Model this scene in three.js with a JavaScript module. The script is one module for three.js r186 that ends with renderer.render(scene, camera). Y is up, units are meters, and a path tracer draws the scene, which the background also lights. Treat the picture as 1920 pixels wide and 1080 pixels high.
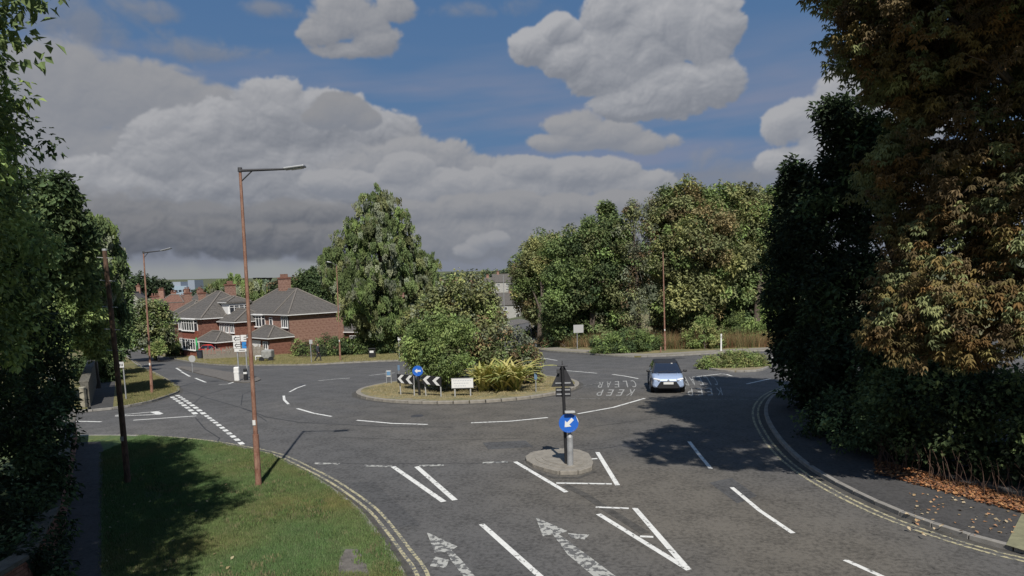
import * as THREE from 'three';
import { mergeGeometries } from 'three/addons/utils/BufferGeometryUtils.js';
import { RoundedBoxGeometry } from 'three/addons/geometries/RoundedBoxGeometry.js';
import { TessellateModifier } from 'three/addons/modifiers/TessellateModifier.js';
import { MarchingCubes } from 'three/addons/objects/MarchingCubes.js';
import { FontLoader } from 'three/addons/loaders/FontLoader.js';

// ---------------------------------------------------------------- camera, sky, sun, exposure
const FOCAL = 1350, PCX = 960, PCY = 681, EYE = 6.4, PITCH = Math.atan(166 / 1350), ROLL = 0.026;
const scene = new THREE.Scene();
const camera = new THREE.PerspectiveCamera(2 * Math.atan(540 / FOCAL) * 180 / Math.PI, 16 / 9, 0.1, 9000);
camera.rotation.order = 'YXZ';
camera.position.set(0, EYE, 0);
camera.rotation.set(-PITCH, 0, -ROLL);
camera.setViewOffset(1920, 1080, 0, 540 - PCY, 1920, 1080);
camera.updateMatrixWorld(true);
const renderer = new THREE.WebGLRenderer({ antialias: true });
renderer.toneMapping = THREE.LinearToneMapping;
renderer.toneMappingExposure = 1.4;
renderer.shadowMap.enabled = true;

let seed = 12345;
const rnd = () => { seed = (seed * 1664525 + 1013904223) >>> 0; return seed / 4294967296; };
const rr = (a, b) => a + (b - a) * rnd();
const lerp = (a, b, t) => a + (b - a) * t, clamp = (x, a = 0, b = 1) => Math.min(b, Math.max(a, x));
const sstep = (a, b, x) => { const t = clamp((x - a) / (b - a)); return t * t * (3 - 2 * t); };
// gradient noise
const PERM = new Uint8Array(512); { const p = [...Array(256).keys()]; for (let i = 255; i > 0; i--) { const j = Math.floor(rnd() * (i + 1)); [p[i], p[j]] = [p[j], p[i]]; } for (let i = 0; i < 512; i++) PERM[i] = p[i & 255]; }
const GRX = new Float32Array(256), GRY = new Float32Array(256); for (let i = 0; i < 256; i++) { const a = i * 2.399963; GRX[i] = Math.cos(a); GRY[i] = Math.sin(a); }
function noise2(x, y, per = 256) {
  const xi = Math.floor(x), yi = Math.floor(y), fx = x - xi, fy = y - yi;
  const m = (v) => ((v % per) + per) % per & 255;
  const x0 = m(xi), x1 = m(xi + 1), y0 = m(yi), y1 = m(yi + 1);
  const u = fx * fx * fx * (fx * (fx * 6 - 15) + 10), v = fy * fy * fy * (fy * (fy * 6 - 15) + 10);
  const g = (X, Y, dx, dy) => { const h = PERM[PERM[X] + Y]; return GRX[h] * dx + GRY[h] * dy; };
  return 1.5 * lerp(lerp(g(x0, y0, fx, fy), g(x1, y0, fx - 1, fy), u), lerp(g(x0, y1, fx, fy - 1), g(x1, y1, fx - 1, fy - 1), u), v);
}
function fbm(x, y, o, per = 256) { let s = 0, a = 0.5; for (let i = 0; i < o; i++) { s += a * noise2(x, y, per); x = x * 2 + 17.3 * (per === 256); y = y * 2 + 5.1 * (per === 256); if (per !== 256) per *= 2; a *= 0.5; } return s; }

const pxDir = (px, py) => new THREE.Vector3((px - PCX) / FOCAL, -(py - PCY) / FOCAL, -1).applyQuaternion(camera.quaternion);

const SUN_DIR = new THREE.Vector3(0.09, 0.745, 0.66).normalize();   // high behind the viewer, a little to the side
const azel = (d) => [Math.atan2(d.x, -d.z) * 180 / Math.PI, Math.atan2(d.y, Math.hypot(d.x, d.z)) * 180 / Math.PI];
{
  // clouds as overlapping billows, painted far to near: azimuth and elevation in degrees
  const layers = [], lay = (list, o = {}) => layers.push({ blobs: list.map(([cx, cy, rx, ry, w = 1]) => { const [a, e] = azel(pxDir(cx, cy)), [a1] = azel(pxDir(cx + rx, cy)), [, e1] = azel(pxDir(cx, cy - ry)); return [a, e, Math.abs(a1 - a), Math.abs(e1 - e), w]; }), soft: .2, amp: .95, hi: 168, lo: 128, op: 1, tilt: .3, ...o, front: 1 });
  // thin wisps high up
  lay([[150, 40, 150, 60, .8], [330, 90, 110, 34, .7], [420, 100, 90, 24, .6], [260, 20, 90, 30, .7], [500, 15, 60, 24, .6]], { soft: .9, amp: 1.1, hi: 140, lo: 124, op: .62 });
  lay([[880, 20, 90, 20, .6], [980, 15, 80, 22, .6], [1420, 330, 110, 40, .8], [1330, 300, 80, 34, .7]], { soft: 1, amp: 1.1, hi: 142, lo: 128, op: .6 });
  // single cumulus near the top
  lay([[655, 35, 95, 62], [605, 60, 50, 40, .9], [700, 70, 60, 46, .9], [640, 95, 60, 24, .7], [740, 15, 50, 40, .9]], { hi: 158, lo: 128, soft: .3 });
  // smooth rear of the great bank
  lay([[120, 170, 170, 110], [260, 190, 170, 90], [60, 300, 180, 150], [390, 200, 90, 50, .9], [220, 330, 220, 120]], { hi: 152, lo: 132, soft: .4, amp: .6 });
  // its billowing front
  lay([[330, 300, 120, 95], [420, 255, 110, 80], [520, 225, 110, 82], [600, 235, 120, 78], [690, 262, 95, 70], [430, 350, 220, 110], [260, 380, 200, 90], [600, 340, 200, 110]], { hi: 168, lo: 122, amp: .8 });
  lay([[800, 305, 130, 52], [900, 325, 110, 44], [720, 330, 130, 60], [960, 350, 120, 40]], { hi: 156, lo: 132, soft: .3 });
  lay([[640, 205, 60, 34], [610, 222, 44, 26, .9], [680, 225, 40, 24, .9]], { hi: 142, lo: 130, soft: .25, amp: .6, op: .85 });
  // lower ranks
  lay([[640, 345, 90, 32], [757, 322, 62, 36], [820, 350, 90, 36], [990, 320, 70, 28], [1060, 330, 70, 34], [1130, 326, 80, 34], [900, 360, 260, 44], [1180, 350, 90, 36, .9]], { hi: 160, lo: 132 });
  lay([[760, 400, 110, 34], [880, 392, 90, 34], [960, 385, 80, 32], [1050, 395, 110, 34], [1160, 390, 100, 34], [900, 440, 420, 60], [640, 420, 140, 44]], { hi: 148, lo: 124, soft: .3 });
  lay([[380, 415, 330, 44], [180, 400, 200, 60], [560, 405, 160, 40]], { hi: 132, lo: 98, soft: .5, amp: 1, op: .9 });
  lay([[420, 450, 320, 46], [200, 450, 220, 60], [600, 455, 120, 40, .9]], { hi: 128, lo: 92, soft: .5, amp: 1.1, op: .9 });
  lay([[900, 455, 30, 22], [930, 450, 28, 18], [880, 470, 40, 18, .8]], { hi: 156, lo: 134, soft: .4, op: .8 });
  // tall cumulus in the blue, and its lower shelf
  lay([[1080, 236, 70, 36], [1140, 252, 90, 34], [1060, 268, 80, 26, .9], [1200, 270, 80, 24, .8]], { hi: 154, lo: 134, soft: .35 });
  lay([[1000, 88, 52, 44, .95], [1045, 58, 48, 36], [1065, 112, 66, 44], [1150, 120, 110, 78], [1230, 60, 120, 95], [1325, 60, 80, 88], [1345, 155, 64, 60], [1255, 170, 120, 64], [1200, 195, 110, 40], [1150, 20, 70, 50, .9]], { hi: 172, lo: 130 });
  lay([[1470, 240, 52, 46], [1510, 225, 62, 52], [1580, 180, 66, 56], [1570, 260, 90, 66], [1690, 220, 100, 90], [1500, 300, 110, 36, .8]], { hi: 168, lo: 136, soft: .25 });
  // the same kind of sky all round
  const s0 = seed; seed = 777;
  for (let i = 0; i < 64; i++) { const a = rr(-180, 180), e = 3 + 62 * Math.pow(rnd(), 1.4); if (Math.abs(a) < 52 && e < 30) continue; const s = rr(3, 8), bl = []; for (let k = 0; k < 6; k++) bl.push([a + rr(-s, s) * 1.5, e + rr(-.35, .35) * s, s * rr(.6, 1.2) / Math.max(.35, Math.cos(e * .0174)), s * rr(.4, .75), rr(.8, 1)]); layers.push({ blobs: bl, soft: .3, amp: .8, hi: 165, lo: 126, op: 1, tilt: .3 }); }
  seed = s0;
  for (const l of layers) { l.e0 = Math.min(...l.blobs.map(b => b[1] - 1.5 * b[3])) - .5; l.e1 = Math.max(...l.blobs.map(b => b[1] + 1.5 * b[3])) + .5; l.a0 = Math.min(...l.blobs.map(b => b[0] - 1.5 * b[2])) - .5; l.a1 = Math.max(...l.blobs.map(b => b[0] + 1.5 * b[2])) + .5; }
  const W = 4096, H = 2048, data = new Float32Array(W * H * 4);
  const billow = (x, y, o) => { let s = 0, a = .55; for (let i = 0; i < o; i++) { s += a * (Math.abs(noise2(x, y)) - .28); x = x * 2.03 + 11.7; y = y * 2.03 + 3.1; a *= .6; } return s; };
  const dens = (l, a, e, oct) => {
    let D = -1, hw = 0, wt = 1e-6;
    for (const b of l.blobs) { const x = (a - b[0]) / b[2], y = (e - b[1]) / b[3], q = x * x + (y < 0 ? 1.25 : 1) * y * y; if (q > 2.4) continue; const v = b[4] * (1 - q); if (v > D) D = v; const w = Math.max(0, 1.5 - q) ** 2; hw += w * y; wt += w; }
    if (D < -.95) return [-1, 0];
    const wx = a + .5 * noise2(a * .5 + l.k, e * .5), wy = e + .35 * noise2(a * .5, e * .5 + 31 + l.k);
    return [D + l.amp * billow(wx * .26 + l.k, wy * .36 + l.k, oct) + .25 * l.amp * noise2(a * .12 + l.k, e * .3), hw / wt];
  };
  layers.forEach((l, i) => l.k = i * 7.31);
  const lin = (v) => { v /= 255; return v <= .04045 ? v / 12.92 : Math.pow((v + .055) / 1.055, 2.4); }, col = (r, g, b) => [lin(r), lin(g), lin(b)];
  const zen = col(76, 110, 152), mid = col(92, 122, 158), hor = col(132, 138, 150), veil = col(122, 132, 156), deckc = col(126, 131, 143), pale = col(150, 153, 152);
  const mix = (p, q, t) => [lerp(p[0], q[0], t), lerp(p[1], q[1], t), lerp(p[2], q[2], t)];
  for (let j = 0; j < H; j++) {
    const e = ((j + .5) / H - .5) * 180;
    if (e < -1.5) { for (let i = 0; i < W; i++) { const o = 4 * (j * W + i); data[o] = data[o + 1] = .08; data[o + 2] = .07; data[o + 3] = 1; } continue; }
    const row = layers.filter(l => e > l.e0 && e < l.e1);
    let base = mix(hor, mid, sstep(1, 10, e)); base = mix(base, zen, sstep(8, 24, e));
    for (let i = 0; i < W; i++) {
      let a = ((i + .5) / W) * 360 - 90; if (a > 180) a -= 360;
      const o = 4 * (j * W + i), inview = Math.abs(a) < 42 && e < 26, oct = inview ? 6 : 3;
      if (!inview && (i & 1)) { for (let k = 0; k < 3; k++) data[o + k] = data[o + k - 4]; data[o + 3] = 1; continue; }
      const st = fbm(a * .05 + e * .10 + 3, e * .42 - a * .035, 5);
      let c = mix(base, veil, clamp(.38 + 1.7 * st) * sstep(19, 12, e + 3 * fbm(a * .08, e * .2 + 4, 2)) * .9);
      c = mix(c, deckc, sstep(8.5, 5.5, e + 2.4 * fbm(a * .1, e * .6 + 20, 4)) * .9);
      for (const l of row) {
        let aa = a; if (aa < l.a0 && aa + 360 < l.a1) aa += 360; if (aa > l.a1 && aa - 360 > l.a0) aa -= 360; if (aa < l.a0 || aa > l.a1) continue;
        const [D, hy] = dens(l, aa, e, oct); const al = sstep(0, l.soft * (1 + 1.2 * Math.max(0, noise2(aa * .4 + l.k, e * .6))), D) * l.op; if (al <= .003) continue;
        const [U] = dens(l, aa - .35, e + .55, Math.max(3, oct - 1)), [S] = dens(l, aa - .09, e + .15, oct);
        const L = clamp(.44 + .55 * clamp(D - U, -.6, .7) + .7 * clamp(D - S, -.25, .25) + l.tilt * clamp(hy, -1, 1));
        const v = lerp(l.lo, l.hi, L), t = 1 - L; c = mix(c, col(v - 1 - 2 * t, v + 1.5 * t, v + 4 + 7 * t), al);
      }
      c = mix(c, pale, .8 * sstep(1.9, .7, e + .7 * fbm(a * .3, 2.2, 3)) * (Math.abs(a) < 90 ? sstep(-8, -15, a) : 1));
      for (let k = 0; k < 3; k++) data[o + k] = c[k] * .72; data[o + 3] = 1;
    }
  }
  const sky = new THREE.DataTexture(data, W, H, THREE.RGBAFormat, THREE.FloatType);
  sky.mapping = THREE.EquirectangularReflectionMapping; sky.magFilter = THREE.LinearFilter; sky.minFilter = THREE.LinearFilter; sky.colorSpace = THREE.LinearSRGBColorSpace; sky.needsUpdate = true;
  scene.background = sky; scene.environment = sky;
}
const sun = new THREE.DirectionalLight(new THREE.Color().setRGB(1, .95, .87), 3.4);
sun.position.copy(SUN_DIR).multiplyScalar(200).add(new THREE.Vector3(0, 0, -40)); sun.target.position.set(0, 0, -40);
sun.castShadow = true; sun.shadow.mapSize.set(4096, 4096); Object.assign(sun.shadow.camera, { left: -90, right: 90, top: 90, bottom: -90, near: 1, far: 500 });
sun.name = 'sun'; scene.add(sun, sun.target);

// ---------------------------------------------------------------- terrain and pixel helpers
const ramp = (t, w) => t < -w ? 0 : t > w ? t : (t + w) * (t + w) / (4 * w);
function T(x, z) {
  const d = -z, sx = .02 * (ramp(-8 - x, 5) - ramp(-90 - x, 10)), k = lerp(.047, .03, sstep(-6, 14, x));
  return -sx - k * (ramp(d - 36, 8) - ramp(d - 260, 30));
}
const hillH = (x, z) => { const d = Math.hypot(x, z); return d < 230 ? 0 : sstep(230, 430, d) * 9 + sstep(500, 2500, d) * (26 + 24 * fbm(x * .0011 + 5, z * .0011, 3)); };
function P(px, py, h = 0) {           // where the line of sight through a pixel meets the ground
  const d = pxDir(px, py).multiplyScalar(1 / -pxDir(px, py).z); let lo = 1, hi = 2;
  const f = (t) => EYE + d.y * t - T(d.x * t, -t) - h;
  while (f(hi) > 0 && hi < 3000) { lo = hi; hi *= 1.04; }
  for (let i = 0; i < 40; i++) { const m = (lo + hi) / 2; f(m) > 0 ? lo = m : hi = m; }
  return new THREE.Vector3(d.x * lo, EYE + d.y * lo, -lo);
}
const A = (px, py, dist) => { const d = pxDir(px, py); return new THREE.Vector3(0, EYE, 0).addScaledVector(d, dist / -d.z); };
const V = (x, y, z) => new THREE.Vector3(x, y, z);
const onG = (x, z, h = 0) => V(x, T(x, z) + h, z);

// ---------------------------------------------------------------- textures and materials
const toS = (v) => { v = clamp(v); return 255 * (v <= .0031308 ? v * 12.92 : 1.055 * Math.pow(v, 1 / 2.4) - .055); };
function tex(size, metres, fn, srgb = true) {
  const d = new Uint8Array(size * size * 4);
  for (let j = 0; j < size; j++) for (let i = 0; i < size; i++) { const c = fn(i / size, j / size), o = 4 * (j * size + i); for (let k = 0; k < 3; k++) d[o + k] = srgb ? toS(c[k]) : 255 * clamp(c[k]); d[o + 3] = 255; }
  const t = new THREE.DataTexture(d, size, size); t.wrapS = t.wrapT = THREE.RepeatWrapping; t.magFilter = THREE.LinearFilter; t.minFilter = THREE.LinearMipmapLinearFilter; t.generateMipmaps = true;
  if (srgb) t.colorSpace = THREE.SRGBColorSpace; t.repeat.set(1 / metres, 1 / metres); t.needsUpdate = true; return t;
}
const grey3 = (v) => [v, v, v];
const speck = (u, v, n) => { const h = Math.sin(Math.floor(u * n) * 127.1 + Math.floor(v * n) * 311.7) * 43758.5453; return h - Math.floor(h); };
const TX = {};
TX.asphalt = tex(1024, 6, (u, v) => { const s = speck(u, v, 110), s2 = speck(u, v, 256), m = fbm(u * 48, v * 48, 4, 48), c = fbm(u * 6, v * 6, 4, 6); return grey3(.85 + .2 * (s - .5) + .22 * (s2 - .5) + .5 * m + .4 * c); });
TX.asphaltBump = tex(512, 3, (u, v) => grey3(speck(u, v, 256)), false);
TX.soil = tex(512, 4, (u, v) => { const m = fbm(u * 16, v * 16, 5, 16), s = speck(u, v, 256); return grey3(.8 + .6 * m + .35 * (s - .5)); });
TX.grass = tex(1024, 5, (u, v) => { const m = fbm(u * 40, v * 40, 4, 40), c = fbm(u * 6, v * 6, 4, 6), s = speck(u, v, 400); return [.75 + .5 * m + .5 * c + .3 * (s - .5), .78 + .5 * m + .3 * c + .3 * (s - .5), .7 + .5 * m + .3 * (s - .5)]; });
TX.concrete = tex(512, 2, (u, v) => grey3(.85 + .35 * fbm(u * 8, v * 8, 5, 8) + .2 * (speck(u, v, 200) - .5)));
TX.brick = tex(512, 0.9, (u, v) => { const row = Math.floor(v * 12), x = (u * 4 + (row % 2) * .5) % 4, bx = x - Math.floor(x), by = v * 12 - row, mort = bx < .05 || by < .14; const h = speck((Math.floor(x) + .5) / 4, (row + .5) / 12, 40), n = fbm(u * 16, v * 16, 3, 16); return mort ? [.55, .5, .45] : [(.85 + .4 * (h - .5) + .3 * n), (.8 + .5 * (h - .5) + .3 * n), (.8 + .5 * (h - .5) + .3 * n)]; });
TX.brickBump = tex(512, 0.9, (u, v) => { const row = Math.floor(v * 12), x = (u * 4 + (row % 2) * .5) % 4, bx = x - Math.floor(x), by = v * 12 - row; return grey3(bx < .05 || by < .14 ? 0 : 1); }, false);
TX.tile = tex(512, 1.6, (u, v) => { const row = Math.floor(v * 12), x = (u * 6 + (row % 2) * .5) % 6, by = v * 12 - row, h = speck((Math.floor(x) + .5) / 6, (row + .5) / 12, 50), n = fbm(u * 10, v * 10, 4, 10); return grey3((by < .2 ? .6 : .85) + .35 * (h - .5) + .35 * n); });
TX.tileBump = tex(256, 1.6, (u, v) => grey3(1 - (v * 12 - Math.floor(v * 12))), false);
TX.wood = tex(512, 1.5, (u, v) => grey3(.8 + .6 * fbm(u * 60, v * 3, 4, 60) + .1 * speck(u, v, 200)));
TX.bark = tex(512, 1, (u, v) => grey3(.75 + .9 * fbm(u * 24, v * 5, 5, 24)));
TX.rust = tex(512, 1.2, (u, v) => { const n = fbm(u * 10, v * 4, 5, 10), s = fbm(u * 30, v * 24, 3, 30); return [.85 + .5 * n + .25 * s, .8 + .7 * n + .3 * s, .8 + .8 * n + .3 * s]; });
TX.worn = tex(1024, 3, (u, v) => { const n = fbm(u * 20, v * 20, 5, 20) + .35 * fbm(u * 4, v * 4, 3, 4); const k = sstep(-.09, .05, n + .1 * fbm(u * 80, v * 80, 2, 80)); return [lerp(.12, .41, k), lerp(.12, .41, k), lerp(.12, .385, k)]; });
TX.paint = tex(1024, 4, (u, v) => { const n = fbm(u * 40, v * 40, 5, 40) + .5 * fbm(u * 5, v * 5, 4, 5), k = sstep(-.42, -.26, n); return [lerp(.2, .74, k), lerp(.2, .74, k), lerp(.19, .71, k)].map(c => c * (.94 + .2 * n)); });
TX.yellow = tex(1024, 3, (u, v) => { const n = fbm(u * 30, v * 30, 5, 30) + .4 * fbm(u * 4, v * 4, 3, 4), k = sstep(-.2, .16, n); return [lerp(.14, .44, k), lerp(.14, .40, k), lerp(.13, .25, k)]; });
const C = (r, g, b) => new THREE.Color().setRGB(r, g, b);
const std = (c, o = {}) => new THREE.MeshStandardMaterial({ color: c, roughness: .85, ...o });
const M = {
  road: std(C(1, 1, 1), { map: TX.asphalt, bumpMap: TX.asphaltBump, bumpScale: .004, vertexColors: true, roughness: .93 }),
  path: std(C(.068, .066, .066), { map: TX.asphalt, bumpMap: TX.asphaltBump, bumpScale: .003, roughness: .95 }),
  oldPath: std(C(.17, .155, .14), { map: TX.soil, roughness: .95 }),
  grass: std(C(1, 1, 1), { map: TX.grass, vertexColors: true, roughness: 1 }),
  dry: std(C(.30, .25, .16), { map: TX.soil, roughness: 1 }),
  ground: std(C(.11, .12, .06), { map: TX.grass, roughness: 1 }),
  kerb: std(C(.30, .285, .26), { map: TX.concrete, roughness: .9 }),
  islandKerb: std(C(.30, .275, .235), { map: TX.concrete, roughness: .9 }),
  slab: std(C(.29, .265, .225), { map: TX.concrete, roughness: .9 }),
  white: std(C(1, 1, 1), { map: TX.paint, roughness: .8 }),
  worn: std(C(1, 1, 1), { map: TX.worn, roughness: .85 }),
  letter: std(C(.5, .5, .5), { map: TX.paint, roughness: .8 }),
  faint: std(C(.55, .55, .55), { map: TX.worn, roughness: .85 }),
  yellow: std(C(1, 1, 1), { map: TX.yellow, roughness: .85 }),
  gutter: std(C(.088, .083, .075), { map: TX.soil, roughness: .95 }),
  patch: std(C(.088, .088, .09), { map: TX.asphalt, bumpMap: TX.asphaltBump, bumpScale: .004, roughness: .95 }),
  tar: std(C(.035, .035, .037), { roughness: .7 }),
  stain: std(C(.09, .085, .077), { map: TX.soil, roughness: .95 }),
  rust: std(C(.32, .185, .13), { map: TX.rust, roughness: .7 }),
  timber: std(C(.15, .09, .06), { map: TX.bark, roughness: .9 }),
  steel: std(C(.40, .41, .42), { metalness: .6, roughness: .5 }),
  galv: std(C(.42, .43, .44), { metalness: .3, roughness: .6, map: TX.concrete }),
  black: std(C(.022, .022, .024), { roughness: .5 }),
  dkgrey: std(C(.06, .06, .065), { roughness: .6, map: TX.concrete }),
  signWhite: std(C(.72, .72, .70), { roughness: .5 }),
  signGrey: std(C(.40, .40, .39), { roughness: .6 }),
  signBack: std(C(.035, .035, .04), { roughness: .6, map: TX.concrete }),
  blue: std(C(.02, .13, .55), { roughness: .4 }),
  brick: std(C(.29, .14, .10), { map: TX.brick, bumpMap: TX.brickBump, bumpScale: .008 }),
  brickSide: std(C(.38, .235, .18), { map: TX.brick, bumpMap: TX.brickBump, bumpScale: .008 }),
  brickRed: std(C(.30, .105, .07), { map: TX.brick, bumpMap: TX.brickBump, bumpScale: .008 }),
  render: std(C(.44, .43, .40), { map: TX.concrete }),
  slate: std(C(.128, .118, .108), { map: TX.tile, bumpMap: TX.tileBump, bumpScale: .03, roughness: .8 }),
  clay: std(C(.21, .11, .08), { map: TX.tile, bumpMap: TX.tileBump, bumpScale: .03 }),
  ridge: std(C(.20, .18, .16), { map: TX.concrete }),
  upvc: std(C(.78, .78, .77), { roughness: .4 }),
  pane: new THREE.MeshPhysicalMaterial({ color: C(.03, .035, .045), roughness: .06, specularIntensity: 1 }),
  fence: std(C(.27, .24, .20), { map: TX.wood }),
  stone: std(C(.16, .15, .125), { map: TX.soil, bumpMap: TX.brickBump, bumpScale: .01 }),
  bark: std(C(.12, .095, .075), { map: TX.bark, roughness: 1 }),
  birch: std(C(.34, .32, .28), { map: TX.bark, roughness: .95 }),
  twig: std(C(.17, .12, .08), { roughness: 1 }),
  leaf: new THREE.MeshPhysicalMaterial({ color: C(1, 1, 1), roughness: .9, transmission: .22, thickness: 0, specularIntensity: .35, side: THREE.DoubleSide }),
  litter: std(C(1, 1, 1), { roughness: .95, side: THREE.DoubleSide }),
};

// ---------------------------------------------------------------- objects
const used = {};
const numbered = (n) => { const k = used[n] = (used[n] ?? -1) + 1; return k ? `${n}_${String(k).padStart(3, '0')}` : n; };
function tag(o, label, category, group, kind) { o.userData.label = label; if (category) o.userData.category = category; if (group) o.userData.group = group; if (kind) o.userData.kind = kind; return o; }
function thing(name, label, category, pos, turn = 0, group) { const o = new THREE.Group(); o.name = numbered(name); scene.add(o); o.position.copy(pos); o.rotation.y = turn; return tag(o, label, category, group); }
function flat(g) {
  g = g.index ? g.toNonIndexed() : g; if (!g.attributes.normal) g.computeVertexNormals();
  for (const k of Object.keys(g.attributes)) if (!['position', 'normal', 'uv', 'color'].includes(k)) g.deleteAttribute(k);
  const p = g.attributes.position, n = g.attributes.normal, uv = new Float32Array(p.count * 2);
  for (let i = 0; i < p.count; i += 3) {
    let nx = 0, ny = 0, nz = 0; for (let k = 0; k < 3; k++) { nx += Math.abs(n.getX(i + k)); ny += Math.abs(n.getY(i + k)); nz += Math.abs(n.getZ(i + k)); }
    const roofish = ny > .35 * (nx + nz) && ny < 2.9;
    for (let k = 0; k < 3; k++) { const x = p.getX(i + k), y = p.getY(i + k), z = p.getZ(i + k), o = 2 * (i + k); if (ny > nx && ny > nz && !roofish) { uv[o] = x; uv[o + 1] = z; } else if (nx > nz) { uv[o] = z; uv[o + 1] = roofish ? y * 1.4 : y; } else { uv[o] = x; uv[o + 1] = roofish ? y * 1.4 : y; } }
  }
  g.setAttribute('uv', new THREE.BufferAttribute(uv, 2)); return g;
}
const merge = (gs) => gs.length === 1 ? flat(gs[0]) : mergeGeometries(gs.map(flat));
function add(name, geos, mat, parent) { const m = new THREE.Mesh(Array.isArray(geos) ? merge(geos) : flat(geos), mat); m.castShadow = m.receiveShadow = true; if (parent) { m.name = name; parent.add(m); } else { m.name = numbered(name); scene.add(m); } return m; }
const struct = (name, label, geos, mat) => tag(add(name, geos, mat), label, null, null, 'structure');
const box = (w, h, d, x = 0, y = 0, z = 0) => new THREE.BoxGeometry(w, h, d).translate(x, y, z);
const rbox = (w, h, d, r, x = 0, y = 0, z = 0) => new RoundedBoxGeometry(w, h, d, 2, r).translate(x, y, z);
const cyl = (r0, r1, h, x = 0, y = 0, z = 0, s = 14) => new THREE.CylinderGeometry(r1, r0, h, s).translate(x, y + h / 2, z);
function rod(a, b, r0, r1 = r0, s = 10) { const d = b.clone().sub(a), l = d.length(); const g = new THREE.CylinderGeometry(r1, r0, l, s).translate(0, l / 2, 0); g.applyQuaternion(new THREE.Quaternion().setFromUnitVectors(V(0, 1, 0), d.normalize())); return g.translate(a.x, a.y, a.z); }
function bentTube(pts, r0, r1, s = 8, n = 14) {   // tapered tube along a curve
  const c = new THREE.CatmullRomCurve3(pts), g = new THREE.TubeGeometry(c, n, 1, s, false), p = g.attributes.position, N = g.attributes.normal;
  for (let i = 0; i <= n; i++) { const o = c.getPointAt(i / n), r = lerp(r0, r1, i / n); for (let j = 0; j <= s; j++) { const k = i * (s + 1) + j; p.setXYZ(k, o.x + N.getX(k) * r, o.y + N.getY(k) * r, o.z + N.getZ(k) * r); } }
  return g;
}
const rel = (p, base) => p.clone().sub(base);
const tess = new TessellateModifier(1.6, 8);
const curvePts = (pts, step = .5, closed = false) => { const c = new THREE.CatmullRomCurve3(pts, closed, 'centripetal'); return c.getSpacedPoints(Math.max(2, Math.round(c.getLength() / step))); };
// raised or flush sheet over a polygon given by world points
function sheet(pts, h, skirt = 0, colorFn) {
  const shape = pts.map(p => new THREE.Vector2(p.x, p.z)); if (THREE.ShapeUtils.area(shape) > 0) shape.reverse();
  const tris = THREE.ShapeUtils.triangulateShape(shape, []), pos = [];
  for (const t of tris) for (const k of t) pos.push(shape[k].x, 0, shape[k].y);
  let g = new THREE.BufferGeometry(); g.setAttribute('position', new THREE.Float32BufferAttribute(pos, 3)); g.computeVertexNormals();
  g = tess.modify(g); const p = g.attributes.position;
  // make every triangle face up
  for (let i = 0; i < p.count; i += 3) { const ax = p.getX(i + 1) - p.getX(i), az = p.getZ(i + 1) - p.getZ(i), bx = p.getX(i + 2) - p.getX(i), bz = p.getZ(i + 2) - p.getZ(i); if (az * bx - ax * bz < 0) { const x = p.getX(i + 1), z = p.getZ(i + 1); p.setXYZ(i + 1, p.getX(i + 2), 0, p.getZ(i + 2)); p.setXYZ(i + 2, x, 0, z); } }
  for (let i = 0; i < p.count; i++) p.setY(i, T(p.getX(i), p.getZ(i)) + h);
  g.computeVertexNormals(); const out = [g];
  if (skirt) { const q = []; for (let i = 0; i < shape.length; i++) { const a = shape[i], b = shape[(i + 1) % shape.length], n = Math.max(1, Math.ceil(a.distanceTo(b) / 2)); for (let k = 0; k < n; k++) { const s = a.clone().lerp(b, k / n), e = a.clone().lerp(b, (k + 1) / n), ys = T(s.x, s.y) + h, ye = T(e.x, e.y) + h; q.push(s.x, ys, s.y, e.x, ye, e.y, s.x, ys - skirt, s.y, e.x, ye, e.y, e.x, ye - skirt, e.y, s.x, ys - skirt, s.y); } } const k = new THREE.BufferGeometry(); k.setAttribute('position', new THREE.Float32BufferAttribute(q, 3)); k.computeVertexNormals(); out.push(k); }
  const m = merge(out.map(x => { x.deleteAttribute('uv'); return x; }));
  if (colorFn) { const p2 = m.attributes.position, c = new Float32Array(p2.count * 3); for (let i = 0; i < p2.count; i++) { const k = colorFn(p2.getX(i), p2.getZ(i)); c.set(k, 3 * i); } m.setAttribute('color', new THREE.BufferAttribute(c, 3)); }
  return m;
}
// flat painted strip along world points
function strip(pts, w, h = .006, step = .7, butt = true) {
  const q = [], L = []; for (let i = 0; i < pts.length - 1; i++) { const n = Math.max(1, Math.round(pts[i].distanceTo(pts[i + 1]) / step)); for (let k = 0; k < n; k++) L.push(pts[i].clone().lerp(pts[i + 1], k / n)); } L.push(pts[pts.length - 1]);
  const side = L.map((p, i) => { const t = L[Math.min(i + 1, L.length - 1)].clone().sub(L[Math.max(i - 1, 0)]); const l = Math.hypot(t.x, t.z) || 1; return [-t.z / l, t.x / l]; });
  const at = (i, s) => { const x = L[i].x + side[i][0] * s * w / 2, z = L[i].z + side[i][1] * s * w / 2; return [x, T(x, z) + h, z]; };
  for (let i = 0; i < L.length - 1; i++) { const a = at(i, -1), b = at(i, 1), c = at(i + 1, -1), d = at(i + 1, 1); q.push(...a, ...c, ...b, ...b, ...c, ...d); }
  const g = new THREE.BufferGeometry(); g.setAttribute('position', new THREE.Float32BufferAttribute(q, 3)); g.computeVertexNormals();
  if (g.attributes.normal.getY(0) < 0) { const p = g.attributes.position; for (let i = 0; i < p.count; i += 3) { const x = p.getX(i + 1), y = p.getY(i + 1), z = p.getZ(i + 1); p.setXYZ(i + 1, p.getX(i + 2), p.getY(i + 2), p.getZ(i + 2)); p.setXYZ(i + 2, x, y, z); } g.computeVertexNormals(); }
  return g;
}
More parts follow.
